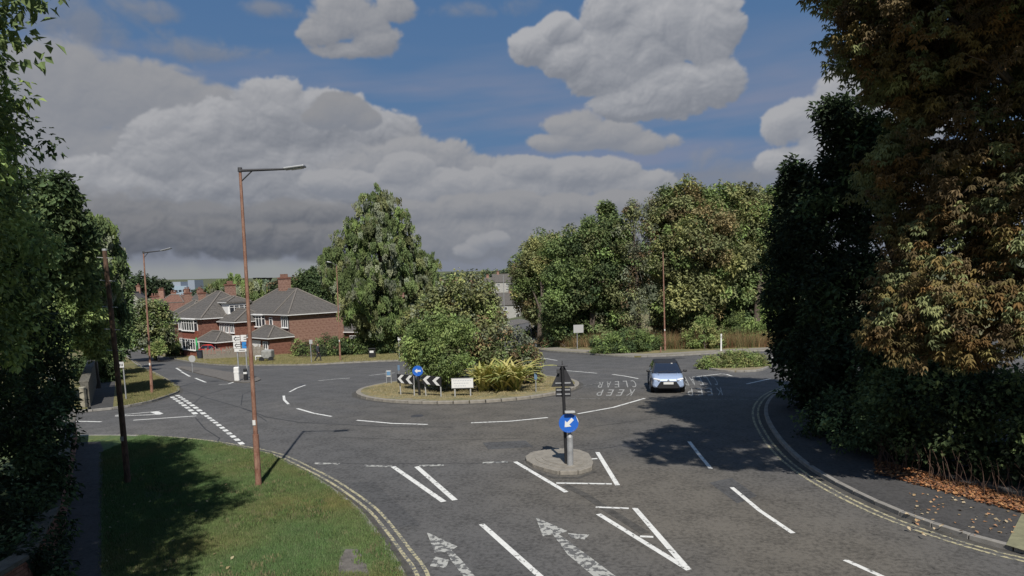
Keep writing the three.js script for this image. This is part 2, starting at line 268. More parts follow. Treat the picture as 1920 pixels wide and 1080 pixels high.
const offsetLine = (pts, o) => pts.map((p, i) => { const t = pts[Math.min(i + 1, pts.length - 1)].clone().sub(pts[Math.max(i - 1, 0)]), l = Math.hypot(t.x, t.z) || 1; return V(p.x - t.z / l * o, p.y, p.z + t.x / l * o); });

// ---------------------------------------------------------------- ground, road, verges
{
  const pos = [], idx = [], rings = [0, 4, 8, 14, 20, 30, 40, 55, 70, 90, 110, 140, 180, 230, 280, 340, 420, 520, 700, 1000, 1500, 2500, 4500, 8000], S = 96;
  for (const r of rings) for (let i = 0; i < S; i++) { const a = i / S * 2 * Math.PI, x = Math.cos(a) * r, z = Math.sin(a) * r - 30; pos.push(x, T(x, z) - .16 - (r > 60 ? .12 : 0) + hillH(x, z), z); }
  for (let k = 0; k < rings.length - 1; k++) for (let i = 0; i < S; i++) { const a = k * S + i, b = k * S + (i + 1) % S; idx.push(a, b, a + S, b, b + S, a + S); }
  const g = new THREE.BufferGeometry(); g.setAttribute('position', new THREE.Float32BufferAttribute(pos, 3)); g.setIndex(idx); g.computeVertexNormals();
  struct('ground', 'grassy ground and far low hills round the junction', g, M.ground);
}
const hpx = (list, h = 0) => list.map(([x, y]) => P(x, y, h));
let road;
{
  // one asphalt sheet, on which the verges and islands are raised
  const x0 = -72, x1 = 62, d0 = 1, d1 = 180, s = 1, nx = (x1 - x0) / s, nz = (d1 - d0) / s, pos = [], col = [], idx = [];
  const tan = [P(1010, 800), P(1180, 760), P(1180, 900), P(1330, 960), P(1500, 1040), P(900, 770)];
  for (let j = 0; j <= nz; j++) for (let i = 0; i <= nx; i++) {
    const x = x0 + i * s, z = -(d0 + j * s); pos.push(x, T(x, z), z);
    let k = 0; tan.forEach((p, n) => { const r = [5, 6, 4.5, 4, 3.5, 6][n]; k = Math.max(k, Math.exp(-((p.x - x) ** 2 + (p.z - z) ** 2) / (r * r))); });
    const rd = Math.hypot(x + 2.65, z + 43) - 6.6, trk = rd > 0 && rd < 9 ? .5 * Math.cos((rd - 2.1) * 2.9) * sstep(9, 7, rd) * sstep(0, 1, rd) : 0; const n = fbm(x * .11 + 3, z * .11, 4) + .35 * trk, m = fbm(x * .5, z * .5, 3), t = clamp(1.15 * k + .5 * n);
    const b = .110 + .024 * n + .018 * m; col.push(lerp(b, b * 1.2, t), lerp(b * .985, b * 1.09, t), lerp(b * .985, b * .93, t));
  }
  for (let j = 0; j < nz; j++) for (let i = 0; i < nx; i++) { const a = j * (nx + 1) + i, b = a + 1, c = a + nx + 1, d = c + 1; idx.push(a, b, c, b, d, c); }
  const g = new THREE.BufferGeometry(); g.setAttribute('position', new THREE.Float32BufferAttribute(pos, 3)); g.setAttribute('color', new THREE.Float32BufferAttribute(col, 3)); g.setIndex(idx); g.computeVertexNormals();
  road = struct('road', 'grey asphalt roundabout and its approach roads', g, M.road);
}
const grassCol = (bx, bz, green, dry, amt = .5, sc = .22) => (x, z) => { const n = fbm(x * sc + bx, z * sc + bz, 4), k = clamp(amt + 1.5 * n); return [0, 1, 2].map(i => lerp(green[i], dry[i], k)); };
const GREEN = [.085, .125, .03], DRYG = [.21, .18, .085], LAWN = [.10, .15, .052], LAWND = [.165, .17, .08];

// kerb lines (pixels of the photograph read off onto the ground)
const K1 = curvePts([...hpx([[140, 821], [233, 821], [292, 824], [373, 832], [437, 843], [496, 856], [560, 886], [596, 906], [632, 931], [671, 963], [699, 999], [727, 1041], [752, 1080]]), V(-1.9, 0, -11.5), V(-1.2, 0, -8.5), V(-.7, 0, -4)], .5);
const verge1 = [...K1, V(-.7, 0, -1.5), V(-30, 0, -1.5), V(-45, 0, -20), V(-34, 0, -27), P(60, 822)];
struct('grass_verge', 'lawn with patchy green grass inside the bend of the double yellow lines', sheet(verge1, .12, .3, grassCol(0, 0, LAWN, LAWND, .38)), M.grass);
const K2 = curvePts(hpx([[-60, 759], [100, 763], [160, 772], [215, 767], [275, 756], [316, 743], [333, 736], [330, 727], [312, 716], [290, 703], [262, 688], [240, 671], [234, 660], [231, 652], [229, 648]]), .5);
const verge2 = [...K2, onG(-100, -178), onG(-140, -178), onG(-120, -100), onG(-110, -70), onG(-80, -40)];
struct('grass_verge', 'dry grass corner between the side road and the shaded road running downhill', sheet(verge2, .12, .3, grassCol(9, 2, [.15, .15, .06], [.27, .22, .11], .5)), M.grass);
const K3 = curvePts(hpx([[246, 648], [262, 655], [278, 664], [322, 673], [375, 682], [430, 686], [500, 686], [580, 685], [640, 682], [700, 679], [760, 677], [840, 672], [895, 664], [915, 650], [926, 630], [935, 605]]), .6);
const verge3 = [...K3, onG(-6, -178), onG(-140, -178)];
struct('grass_verge', 'wide strip of dry mown grass before the brick houses', sheet(verge3, .12, .3, grassCol(4, 7, [.15, .16, .06], [.29, .24, .12], .55)), M.grass);
const K5 = curvePts(hpx([[992, 600], [998, 620], [1004, 645], [1018, 658], [1087, 663], [1183, 670], [1260, 668], [1330, 664], [1420, 659], [1500, 655], [1600, 649]]), .6);
const verge5 = [...K5, onG(62, -75), onG(62, -178), onG(11, -178)];
struct('grass_verge', 'strip of bleached grass along the far kerb before the wood', sheet(verge5, .12, .3, grassCol(1, 3, [.16, .15, .06], [.29, .24, .13], .6)), M.grass);
const K6 = curvePts([V(14.5, 0, -9), ...hpx([[1985, 1050], [1920, 1037], [1874, 1026], [1785, 1000], [1684, 964], [1578, 914], [1518, 878], [1477, 843], [1453, 813], [1438, 784], [1438, 762], [1455, 741], [1483, 728], [1512, 719], [1600, 706], [1750, 690]])], .5);
const pav6 = [...K6, onG(62, -46), onG(62, -4), V(16, 0, -4)];
struct('pavement', 'dark tarmac pavement curving round under the big trees', sheet(pav6, .12, .3), M.path);
// islands
const icL = P(667, 737), icR = P(1086, 726), icN = P(872, 757);
const ctr = (() => { let best, e = 1e9; for (let cx = -8; cx < 2; cx += .05) for (let d = 34; d < 54; d += .05) for (const R of [icN]) { const r = Math.hypot(cx - R.x, d + R.z); const c = V(cx, 0, -d); const dist = (p) => { const a = Math.atan2(p.x, -p.z), b = Math.atan2(cx, d), D = Math.hypot(cx, d); return Math.abs(D * Math.sin(Math.abs(a - b)) - r); }; const q = dist(icL) + dist(icR) + .02 * Math.abs(d - 41); if (q < e) { e = q; best = [cx, d, r]; } } return best; })();
console.log('island', ctr);
const circ = (r, n = 72) => [...Array(n)].map((_, i) => onG(ctr[0] + r * Math.cos(i / n * 2 * Math.PI), -ctr[1] + r * Math.sin(i / n * 2 * Math.PI)));
const island = struct('traffic_island', 'round central island of the roundabout with dried mulch and shrubs', sheet(circ(ctr[2] - .25), .16, .3, grassCol(2, 8, [.20, .17, .08], [.34, .28, .17], .6, .5)), M.grass);
const isl7 = curvePts(hpx([[990, 862], [998, 855], [1022, 850], [1060, 847], [1092, 852], [1102, 862], [1107, 872], [1105, 881], [1085, 888], [1058, 890], [1022, 882], [998, 873]]), .35, true);
const refuge = struct('refuge_island', 'small concrete island carrying the blue keep left sign', sheet(isl7, .12, .3), M.slab);
const shrink = (pts, k) => { const c = pts.reduce((a, p) => a.add(p), V(0, 0, 0)).multiplyScalar(1 / pts.length); return pts.map(p => p.clone().sub(c).multiplyScalar(k).add(c)); };
add('inner_slab', sheet(shrink(isl7, .78), .135, .05), M.slab, refuge); add('top_slab', sheet(shrink(isl7, .56), .15, .05), M.slab, refuge);
const isl8 = curvePts(hpx([[1312, 689], [1335, 694], [1375, 698], [1415, 697], [1440, 689], [1438, 678], [1400, 672], [1350, 674]]), .4, true);
struct('traffic_island', 'low kerbed island covered by a spreading shrub', sheet(isl8, .12, .3), M.dry);
const isl9 = curvePts(hpx([[334, 688], [372, 690], [420, 697], [475, 706], [488, 713], [470, 718], [440, 717], [405, 709], [368, 700]]), .5, true);
struct('traffic_island', 'long low brown splitter island before the direction sign', sheet(isl9, .07, .2), M.oldPath);
// footpaths laid on the verges
struct('footpath', 'dark tarmac footpath beside the brick wall', sheet([P(143, 830, .12), P(188, 828, .12), P(196, 850, .12), P(190, 960, .12), P(190, 1085, .12), V(-7.5, 0, -10), V(-7, 0, -2), V(-9.6, 0, -2), V(-9.6, 0, -14), P(104, 1040, .12), P(125, 930, .12)], .128), M.path);
struct('footpath', 'short worn concrete path crossing the lawn to the kerb', sheet([P(634, 1085, .12), P(636, 1050, .12), P(648, 1030, .12), P(672, 1031, .12), P(684, 1050, .12), P(694, 1085, .12)], .128), M.oldPath);
struct('footpath', 'shaded footpath along the stone wall on the corner', sheet([P(163, 768, .12), P(212, 763, .12), P(216, 720, .12), P(219, 680, .12), P(217, 655, .12), P(206, 655, .12), P(196, 690, .12), P(170, 745, .12)], .128), M.path);
struct('footpath', 'pale footpath edge along the strip before the houses', strip(offsetLine(K3.slice(24, Math.round(K3.length * .62)), -1.0), 1.3, .128), M.slab);
struct('footpath', 'pale footpath at the foot of the weeds beyond the far kerb', strip(offsetLine(K5.slice(Math.round(K5.length * .3)), -1.2), 1.8, .128), M.slab);
struct('paving', 'pale green patch of paving at the edge of the pavement', sheet([P(1886, 1022, .12), P(1925, 1034, .12), P(1990, 1020, .12), P(1990, 960, .12), P(1920, 955, .12)], .128), std(C(.26, .255, .16), { map: TX.concrete }));
const hatch = struct('manhole_cover', 'grey access cover set into the shaded lawn', sheet([P(272, 914, .12), P(300, 914, .12), P(300, 938, .12), P(270, 939, .12)], .135, .05), M.dkgrey);

// kerb stones: each a block of its own
const stoneGeo = [0, 1, 2].map(i => flat(rbox(.15 + .004 * i, .27, .9, .018)));
function kerb(label, pts, top, mat, w = 1, closed = false, step = .915) {
  const k = thing('kerb', label, null, V(0, 0, 0)); k.userData.kind = 'structure';
  const c = new THREE.CatmullRomCurve3(pts, closed), n = Math.round(c.getLength() / step), q = c.getSpacedPoints(n);
  for (let i = 0; i < n; i++) { const a = q[i].clone(), b = q[i + 1].clone(); a.y = T(a.x, a.z); b.y = T(b.x, b.z); const m = new THREE.Mesh(stoneGeo[i % 3], mat); m.name = 'kerb_stone'; m.position.copy(a).lerp(b, .5); m.position.y += top - .135 + .004 + rr(-.003, .003); m.lookAt(b.clone().add(V(0, top - .131, 0))); m.scale.set(w, 1, (a.distanceTo(b) - .012) / .9); m.castShadow = m.receiveShadow = true; k.add(m); }
  return k;
}
kerb('concrete kerb stones curving round the lawn', K1, .12, M.kerb);
kerb('concrete kerb stones round the dry grass corner of the side road', K2, .12, M.kerb);
kerb('concrete kerb stones along the strip before the houses', K3, .12, M.kerb, 1, false, 1.6);
kerb('concrete kerb stones along the far edge before the wood', K5, .12, M.kerb, 1, false, 1.6);
kerb('concrete kerb stones along the dark pavement under the big trees', K6, .12, M.kerb);
kerb('broad pale kerb stones ringing the central island', circ(ctr[2] - .3), .15, M.islandKerb, 4.2, true, .8);
kerb('rounded kerb stones of the small sign island', isl7, .12, M.islandKerb, 1.2, true, .6);
kerb('kerb stones of the shrub covered island', isl8, .12, M.kerb, 1, true);

// painted markings, children of the road
const mark = (name, px, w, mat = M.white, h = .006) => add(name, strip(px.map(([x, y]) => P(x, y)), w, h), mat, road);
const DASH = [[[532, 742], [533, 750], [541, 758]], [[543, 735], [556, 728], [573, 722]], [[557, 766], [588, 775], [622, 781]], [[669, 788], [735, 794], [802, 796]], [[883, 793], [955, 790], [1027, 783]], [[1083, 776], [1150, 764], [1209, 747]], [[597, 714], [625, 711], [656, 709]], [[692, 704], [740, 699]], [[1062, 695], [1120, 700]], [[1148, 702], [1170, 705], [1197, 710]], [[1015, 671], [1045, 676]], [[1360, 702], [1352, 701], [1300, 707]], [[1362, 702], [1372, 705]], [[1400, 720], [1445, 710]]];
for (const d of DASH) mark('lane_dash', d, .14);
mark('edge_line', [[1062, 747], [1130, 748], [1250, 749], [1420, 749]], .1, M.faint);
mark('edge_line', [[1082, 726], [1130, 717], [1200, 713]], .08, M.faint);
mark('edge_line', [[1440, 672], [1470, 669], [1502, 666]], .35); mark('edge_line', [[1440, 681], [1475, 677], [1508, 673]], .45);
const rowDash = (a, b, n, w, fill = .62) => { const p = P(...a), q = P(...b); for (let i = 0; i < n; i++) add('give_way_dash', strip([p.clone().lerp(q, i / n), p.clone().lerp(q, (i + fill) / n)], w, .006), M.white, road); };
rowDash([332, 741], [386, 779], 9, .24); rowDash([322, 744], [370, 779], 8, .24); rowDash([386, 779], [458, 836], 11, .2);
mark('triangle_side', [[216, 779], [300, 771]], .14); mark('triangle_side', [[216, 780.5], [302, 777]], .14); mark('triangle_base', [[288, 772], [300, 776.5]], .35);
mark('lane_line', [[98, 789], [190, 791]], .15); mark('lane_line', [[250, 788], [368, 780]], .15);
mark('hatch_line', [[330, 690], [350, 692]], .16); mark('hatch_line', [[330, 690], [340, 696]], .16); mark('hatch_line', [[340, 697], [356, 706]], .16); mark('hatch_line', [[366, 709], [386, 717]], .16); mark('hatch_line', [[410, 721], [428, 720], [446, 714]], .16); mark('hatch_line', [[250, 688], [285, 681]], .3, M.faint);
mark('lane_line', [[737, 875], [832, 941]], .17); mark('lane_line', [[781, 875], [853, 938]], .17);
for (const [a, b] of [[[589, 869], [636, 870]], [[682, 873], [734, 875]], [[786, 874], [832, 872]], [[905, 868], [952, 866]]]) mark('give_way_dash', [a, b], .2, M.worn);
mark('lane_line', [[903, 983], [1016, 1084]], .15);
mark('splitter_line', [[966, 866], [1062, 923]], .15); mark('splitter_line', [[1043, 906], [1147, 907.5]], .13); mark('splitter_line', [[1120, 848], [1158, 910]], .15); mark('splitter_line', [[1106, 861], [1120, 860]], .13);
mark('splitter_line', [[1122, 964], [1292, 1069]], .15); mark('splitter_line', [[1190, 953], [1288, 1066]], .15, M.white, .01); mark('splitter_line', [[1117, 951], [1179, 953.5]], .12); mark('splitter_line', [[1200, 1006], [1225, 1007]], .12);
mark('lane_dash', [[1292, 828], [1312, 854], [1333, 879]], .13); mark('lane_dash', [[1372, 914], [1425, 958], [1487, 1000]], .13); mark('lane_dash', [[1584, 1050], [1660, 1084]], .13);
function poly(pts, h = .006) { return sheet(pts, h); }
add('turn_arrow', [poly(hpx([[1004, 970], [1064, 996], [1048, 1002], [1100, 1040], [1160, 1085], [1118, 1085], [1064, 1040], [1036, 1002], [1018, 1006]]))], M.worn, road);
add('turn_arrow', [poly(hpx([[1064, 1000], [1105, 1003], [1097, 1012], [1072, 1010]]), .008)], M.worn, road);
add('turn_arrow', [poly(hpx([[800, 998], [858, 1025], [847, 1032], [865, 1050], [890, 1080], [870, 1082], [846, 1052], [838, 1036], [815, 1037]]))], M.worn, road);
add('turn_arrow', [poly(hpx([[815, 1044], [842, 1050], [836, 1066], [806, 1062]]), .008)], M.worn, road);
// double yellow lines
const cut = (pts, a, b) => pts.slice(Math.round(a * pts.length), Math.round(b * pts.length));
add('yellow_line', strip(offsetLine(cut(K1, .04, 1), -.34), .09), M.yellow, road); add('yellow_line', strip(offsetLine(cut(K1, .04, 1), -.56), .09, .0065), M.yellow, road);
add('yellow_line', strip(offsetLine(cut(K6, 0, .93), -.34), .09), M.yellow, road); add('yellow_line', strip(offsetLine(cut(K6, 0, .93), -.56), .09, .0065), M.yellow, road);
add('yellow_line', strip(offsetLine(cut(K2, .2, .5), .34), .09), M.yellow, road);
// tar seams, tyre dirt
const seam = (px, w = .05) => mark('tar_seam', px, w, M.tar, .0045);
seam([[455, 766], [500, 782], [560, 792], [640, 796], [720, 800], [850, 801]], .07); seam([[340, 731], [390, 747], [470, 770], [500, 790]], .05); seam([[366, 783], [385, 805], [412, 822], [408, 827]], .05); seam([[362, 758], [380, 742], [440, 724], [480, 728], [530, 718]], .05); seam([[452, 760], [455, 740], [480, 728]], .05); seam([[1090, 845], [1150, 838], [1230, 820], [1260, 805]], .05); seam([[1100, 802], [1200, 788], [1260, 780]], .03); seam([[560, 868], [700, 870], [960, 868], [990, 862]], .03); seam([[640, 820], [800, 826], [980, 822]], .03);
mark('tyre_dirt', [[1060, 910], [1100, 930], [1130, 950], [1170, 975], [1210, 1000]], .26, M.stain, .005); mark('tyre_dirt', [[975, 866], [1000, 885], [1040, 896], [1085, 896], [1115, 884]], .16, M.stain, .0052);

// grit along the kerbs, patched trenches, iron covers
for (const [pts, o, w] of [[cut(K1, .0, 1), -.17, .2], [cut(K6, 0, .95), -.18, .22], [K2, .2, .24], [K3, .25, .3], [K5, .25, .3]]) add('gutter_grit', strip(offsetLine(pts, o), w, .004), M.gutter, road);
add('gutter_grit', strip([...circ(ctr[2] + .14), circ(ctr[2] + .14)[0]], .28, .004), M.gutter, road);
add('patched_trench', poly(hpx([[640, 905], [700, 903], [790, 985], [728, 990]]), .003), M.patch, road); add('patched_trench', poly(hpx([[905, 830], [985, 826], [1000, 838], [915, 843]]), .003), M.patch, road); add('patched_trench', poly(hpx([[1330, 905], [1372, 896], [1420, 930], [1382, 944]]), .003), M.patch, road);
for (const [x, y, r] of [[782, 780, .3], [1272, 672, .5], [565, 722, .32], [1180, 835, .3]]) { const p = P(x, y); add('manhole_cover', new THREE.CylinderGeometry(r, r, .03, 24).translate(p.x, p.y - .007, p.z), M.dkgrey, road); }
// painted words on the far lane, upside down from here
const font = await new FontLoader().loadAsync('fonts/droid/droid_sans_regular.typeface.json');
function roadWord(text, tl, trp, bl, brp) {   // corners in reading order of a driver who comes towards the camera
  const a = P(...tl), b = P(...trp), c = P(...bl), d = P(...brp);
  [...text].forEach((ch, i) => {
    const g = new THREE.ShapeGeometry(font.generateShapes(ch, 1), 4); g.computeBoundingBox(); const bb = g.boundingBox, p = g.attributes.position, w = 1 / text.length;
    for (let k = 0; k < p.count; k++) { const u = (i + .24 + .52 * (p.getX(k) - bb.min.x) / (bb.max.x - bb.min.x)) * w, v = (p.getY(k) - bb.min.y) / (bb.max.y - bb.min.y), q = c.clone().lerp(d, u).lerp(a.clone().lerp(b, u), v); p.setXYZ(k, q.x, T(q.x, q.z) + .007, q.z); }
    g.computeVertexNormals(); const m = add('painted_letter', g, M.letter, road);
  });
}
roadWord('CLEAR', [1199, 726], [1115, 727], [1193, 713], [1120, 717]); roadWord('KEEP', [1188, 742], [1113, 742], [1196, 730], [1117, 731]);
roadWord('CLEAR', [1352, 722], [1282, 723], [1342, 706], [1275, 707]); roadWord('KEEP', [1360, 741], [1286, 742], [1356, 727], [1284, 728]);
// road running downhill behind the island and the lane past the trees
add('far_lane', strip([onG(1.5, -176), onG(-.5, -215), onG(-2.5, -262)], 8, .02, 4), M.oldPath, road);

// ---------------------------------------------------------------- foliage
function leafCluster(n, R, len, wid, o = {}) {   // small folded leaves round a point
  const q = [], s0 = seed; seed = o.seed ?? 99;
  const leaf = (c, dir, up, l, w) => { const side = dir.clone().cross(up).normalize(), nrm = side.clone().cross(dir).normalize(); const b = c, t = c.clone().addScaledVector(dir, l).addScaledVector(nrm, -l * .18), m = c.clone().addScaledVector(dir, l * .45), L = m.clone().addScaledVector(side, w / 2).addScaledVector(nrm, w * .14), Rr = m.clone().addScaledVector(side, -w / 2).addScaledVector(nrm, w * .14); q.push(...b.toArray(), ...Rr.toArray(), ...t.toArray(), ...b.toArray(), ...t.toArray(), ...L.toArray()); };
  for (let i = 0; i < n; i++) {
    const d = V(rr(-1, 1), rr(-1, 1), rr(-1, 1)); if (d.lengthSq() > 1) { i--; continue; }
    if (o.weep) { const x = d.x * R * .6, z = d.z * R * .6, L = R * rr(.8, 2.2), m = 4; for (let k = 0; k < m; k++) leaf(V(x + rr(-.05, .05), -L * k / m, z + rr(-.05, .05)), V(rr(-.5, .5), -1, rr(-.5, .5)).normalize(), V(rr(-1, 1), .3, rr(-1, 1)).normalize(), len * rr(.7, 1.2), wid); continue; }
    if (o.palm) { const c = d.clone().multiplyScalar(R), a0 = rr(0, 6.28), nn = 6; for (let k = 0; k < nn; k++) { const a = a0 + (k / (nn - 1) - .5) * 4.4; leaf(c, V(Math.cos(a), -.45 - rr(0, .5), Math.sin(a)).normalize(), V(0, 1, 0), len * rr(.8, 1.15), wid); } continue; }
    const c = d.clone().multiplyScalar(R), dir = V(d.x + rr(-.7, .7), d.y * .6 + rr(-.8, .25), d.z + rr(-.7, .7)).normalize();
    leaf(c, dir, V(rr(-.6, .6), 1, rr(-.6, .6)).normalize(), len * rr(.7, 1.25), wid * rr(.8, 1.2));
  }
  seed = s0; const g = new THREE.BufferGeometry(); g.setAttribute('position', new THREE.Float32BufferAttribute(q, 3)); g.computeVertexNormals(); return flat(g);
}
const CL = {
  far: leafCluster(26, .44, .28, .17, { seed: 5 }), farFine: leafCluster(22, .40, .26, .14, { seed: 6 }), weep: leafCluster(9, .42, .26, .12, { weep: 1, seed: 7 }),
  mid: leafCluster(20, .34, .22, .14, { seed: 8 }), near: leafCluster(22, .24, .13, .075, { seed: 9 }), nearBig: leafCluster(16, .28, .2, .12, { seed: 10 }), palm: leafCluster(7, .32, .19, .065, { palm: 1, seed: 11 }), ivy: leafCluster(22, .26, .12, .10, { seed: 12 }), bush: leafCluster(24, .27, .17, .09, { seed: 13 }),
};
function scatter(blobs, o, base) {   // copies of a leaf cluster in clumps over the blobs
  const mats = [], cols = [], q = new THREE.Quaternion(), e = new THREE.Euler(), v = V(0, 0, 0), s = V(1, 1, 1), m4 = new THREE.Matrix4(), c = new THREE.Color();
  const inOther = (p, self) => blobs.some((b, i) => i !== self && ((p.x - b.c.x) / b.r[0]) ** 2 + ((p.y - b.c.y) / b.r[1]) ** 2 + ((p.z - b.c.z) / b.r[2]) ** 2 < .38);
  const dens = o.dens ?? 1, cr = o.clump ?? .34;
  blobs.forEach((b, bi) => {
    const area = 4 * Math.PI * Math.pow(((b.r[0] * b.r[1]) ** 1.6 + (b.r[0] * b.r[2]) ** 1.6 + (b.r[1] * b.r[2]) ** 1.6) / 3, 1 / 1.6), rc = cr * Math.min(...b.r) * 1.05 + (o.rc0 ?? .12), nc = Math.max(5, Math.round(area / (rc * rc) * (o.nk ?? .5)));
    for (let i = 0; i < nc; i++) {
      const d = V(rr(-1, 1), rr(-1, 1), rr(-1, 1)); if (d.lengthSq() > 1 || d.lengthSq() < .05) { i--; continue; } d.normalize();
      const f = .60 + .36 * Math.pow(rnd(), .5) + .22 * noise2(d.x * 2.1 + b.c.x, d.y * 2.1 + b.c.z + d.z * 1.7), cc = V(b.c.x + d.x * b.r[0] * f, b.c.y + d.y * b.r[1] * f, b.c.z + d.z * b.r[2] * f);
      if (inOther(cc, bi) || (o.floor !== undefined && cc.y < o.floor)) continue;
      const sprig = rnd() < .16; if (sprig) cc.set(b.c.x + d.x * b.r[0] * (f + .22), b.c.y + d.y * b.r[1] * (f + .25), b.c.z + d.z * b.r[2] * (f + .22));
      const pal = o.pal[Math.floor(Math.pow(rnd(), 1.2) * o.pal.length)], tone = rr(.62, 1.35), R = rc * (sprig ? rr(.3, .55) : rr(.55, 1.15));
      const n = Math.max(3, Math.round(R * R * 19 * dens * (o.per ?? 1)));
      for (let k = 0; k < n; k++) {
        const u = V(rr(-1, 1), rr(-.75, 1), rr(-1, 1)); if (u.lengthSq() > 1) { k--; continue; }
        const l = u.length(); u.multiplyScalar(R * Math.pow(l, -.35) * (o.weep ? 1 : 1)); v.copy(cc).add(u).sub(base); if (v.y + base.y < T(v.x + base.x, v.z + base.z) + .05) continue;
        e.set(rr(-.45, .45), rr(0, 6.28), rr(-.45, .45)); q.setFromEuler(e); const sc = rr(.75, 1.25) * (o.ls ?? 1); s.setScalar(sc); m4.compose(v, q, s); mats.push(m4.clone());
        const t = tone * rr(.82, 1.25), w = rr(-.05, .05); cols.push([pal[0] * t * (1 + w), pal[1] * t, pal[2] * t * (1 - w)]);
      }
    }
  });
  const im = new THREE.InstancedMesh(o.geo, M.leaf, mats.length); mats.forEach((m, i) => { im.setMatrixAt(i, m); im.setColorAt(i, c.setRGB(...cols[i])); }); im.castShadow = im.receiveShadow = true; return im;
}
let leafTotal = 0;
const pxBlobs = (list, d) => list.map(([x, y, rx, ry = rx, dz = 0, rzk = 1]) => { const D = d + dz, k = D / FOCAL; return { c: A(x, y, D), r: [rx * k, ry * k, (rx + ry) / 2 * k * rzk] }; });
// a plant: trunk, limbs and a crown of leaf clumps
function plant(name, label, cat, base, blobs, o, group) {
  const t = thing(name, label, cat, base, 0, group), loc = (p) => p.clone().sub(base);
  const im = scatter(blobs, o, base); im.name = o.crown ?? 'crown'; im.userData.kind = 'stuff'; t.add(im); leafTotal += im.count;
  if (o.trunk) {
    const top = o.top ? o.top.clone() : blobs.reduce((a, b) => a.c.y > b.c.y ? a : b).c.clone(), h = top.y - base.y, mid = base.clone().lerp(top, .45).add(V(rr(-.02, .02) * h, 0, rr(-.02, .02) * h)); mid.x = lerp(mid.x, base.x, .4); mid.z = lerp(mid.z, base.z, .4);
    add('trunk', bentTube([V(0, -.2, 0), loc(base.clone().lerp(mid, .5)).setX((mid.x - base.x) * .3), loc(mid), loc(top)], o.trunk, o.trunk * .12, 10, 18), o.bark ?? M.bark, t);
    const big = [...blobs].sort((a, b) => b.r[0] * b.r[1] - a.r[0] * a.r[1]).slice(0, o.limbs ?? 6);
    for (const b of big) { const f = clamp((b.c.y - base.y) / h * .55, .15, .8), s = base.clone().lerp(mid, Math.min(1, f / .45)); if (f > .45) s.copy(mid).lerp(top, (f - .45) / .55); const end = b.c.clone().add(V(rr(-.3, .3) * b.r[0], rr(0, .5) * b.r[1], rr(-.3, .3) * b.r[2])); const m = s.clone().lerp(end, .5).add(V(0, .12 * s.distanceTo(end), 0)); const r = o.trunk * lerp(.5, .28, f);
      const limb = add('limb', bentTube([loc(s), loc(m), loc(end)], r, r * .15, 6, 8), o.bark ?? M.bark, t);
      if (o.twigs) { const gs = []; for (let k = 0; k < o.twigs; k++) { const st = m.clone().lerp(end, rnd()), en = b.c.clone().add(V(rr(-1, 1) * b.r[0], rr(-.9, .9) * b.r[1], rr(-1, 1) * b.r[2])); const mm = st.clone().lerp(en, .5).add(V(0, rr(-.1, .25) * st.distanceTo(en), 0)); gs.push(bentTube([loc(st), loc(mm), loc(en)], r * .2, .006, 4, 6)); } const tw = add('twigs', gs, o.twigMat ?? o.bark ?? M.bark, t); tw.userData.kind = 'stuff'; } }
  }
  return t;
}
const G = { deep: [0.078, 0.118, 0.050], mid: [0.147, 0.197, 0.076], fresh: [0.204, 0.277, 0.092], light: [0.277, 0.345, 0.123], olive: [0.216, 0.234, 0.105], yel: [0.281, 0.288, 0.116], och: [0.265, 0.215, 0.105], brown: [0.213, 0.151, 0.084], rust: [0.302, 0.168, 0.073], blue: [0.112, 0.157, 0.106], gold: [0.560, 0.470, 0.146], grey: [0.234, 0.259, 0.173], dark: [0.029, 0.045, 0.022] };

// weeping birch-like tree behind the houses' hedge
{
  const base = P(716, 662, .12), D = -base.z;
  plant('birch_tree', 'tall drooping birch with a pointed crown beside the brick houses', 'tree', base, pxBlobs([[712, 385, 34, 36], [690, 425, 40, 38, 1], [738, 425, 36, 40, -1], [660, 470, 38, 40, 1], [712, 470, 52, 50, -2], [760, 478, 34, 38, 2], [648, 515, 34, 40, 0], [690, 540, 56, 52, -3], [748, 535, 52, 50, 0], [795, 505, 28, 40, 2], [790, 555, 36, 44, 1], [622, 500, 22, 36, 2], [674, 575, 34, 32, -1], [712, 590, 50, 34, -2], [770, 590, 40, 32, 0]], D),
    { geo: CL.weep, pal: [G.mid, G.olive, G.mid, G.grey, G.fresh], dens: .5, trunk: .42, limbs: 9, ls: 1.15, bark: M.bark, clump: .28 });
}
// island planting
const I0 = V(ctr[0], 0, -ctr[1]);
const isl = (px, py, dd = 0) => { const p = A(px, py, ctr[1] + dd); p.y = T(p.x, p.z) + .16; return p; };
plant('slender_tree', 'feathery pale slender tree rising highest from the island planting', 'tree', isl(865, 700, 2), pxBlobs([[872, 545, 34, 32], [840, 560, 30, 34, 1], [900, 562, 28, 36, 1], [860, 600, 50, 40, 0], [912, 605, 26, 40, 1], [815, 590, 30, 36, 1], [885, 640, 45, 40, 1]], ctr[1] + 2), { geo: CL.farFine, pal: [G.olive, G.light, G.yel, G.olive, G.grey], dens: .55, trunk: .13, limbs: 8, twigs: 9, twigMat: M.twig, ls: .8, clump: .3 });
plant('laurel_bush', 'bright green leafy bush behind the chevron boards', 'bush', isl(822, 705, -2.5), pxBlobs([[815, 630, 42, 40], [845, 660, 40, 42, -1], [800, 668, 32, 38], [830, 690, 38, 30, -.5], [780, 640, 22, 30], [860, 620, 30, 30]], ctr[1] - 2), { geo: CL.bush, pal: [G.fresh, G.mid, G.light, G.fresh], dens: 1.25, trunk: .09, limbs: 4, ls: .9, rc0: .1 });
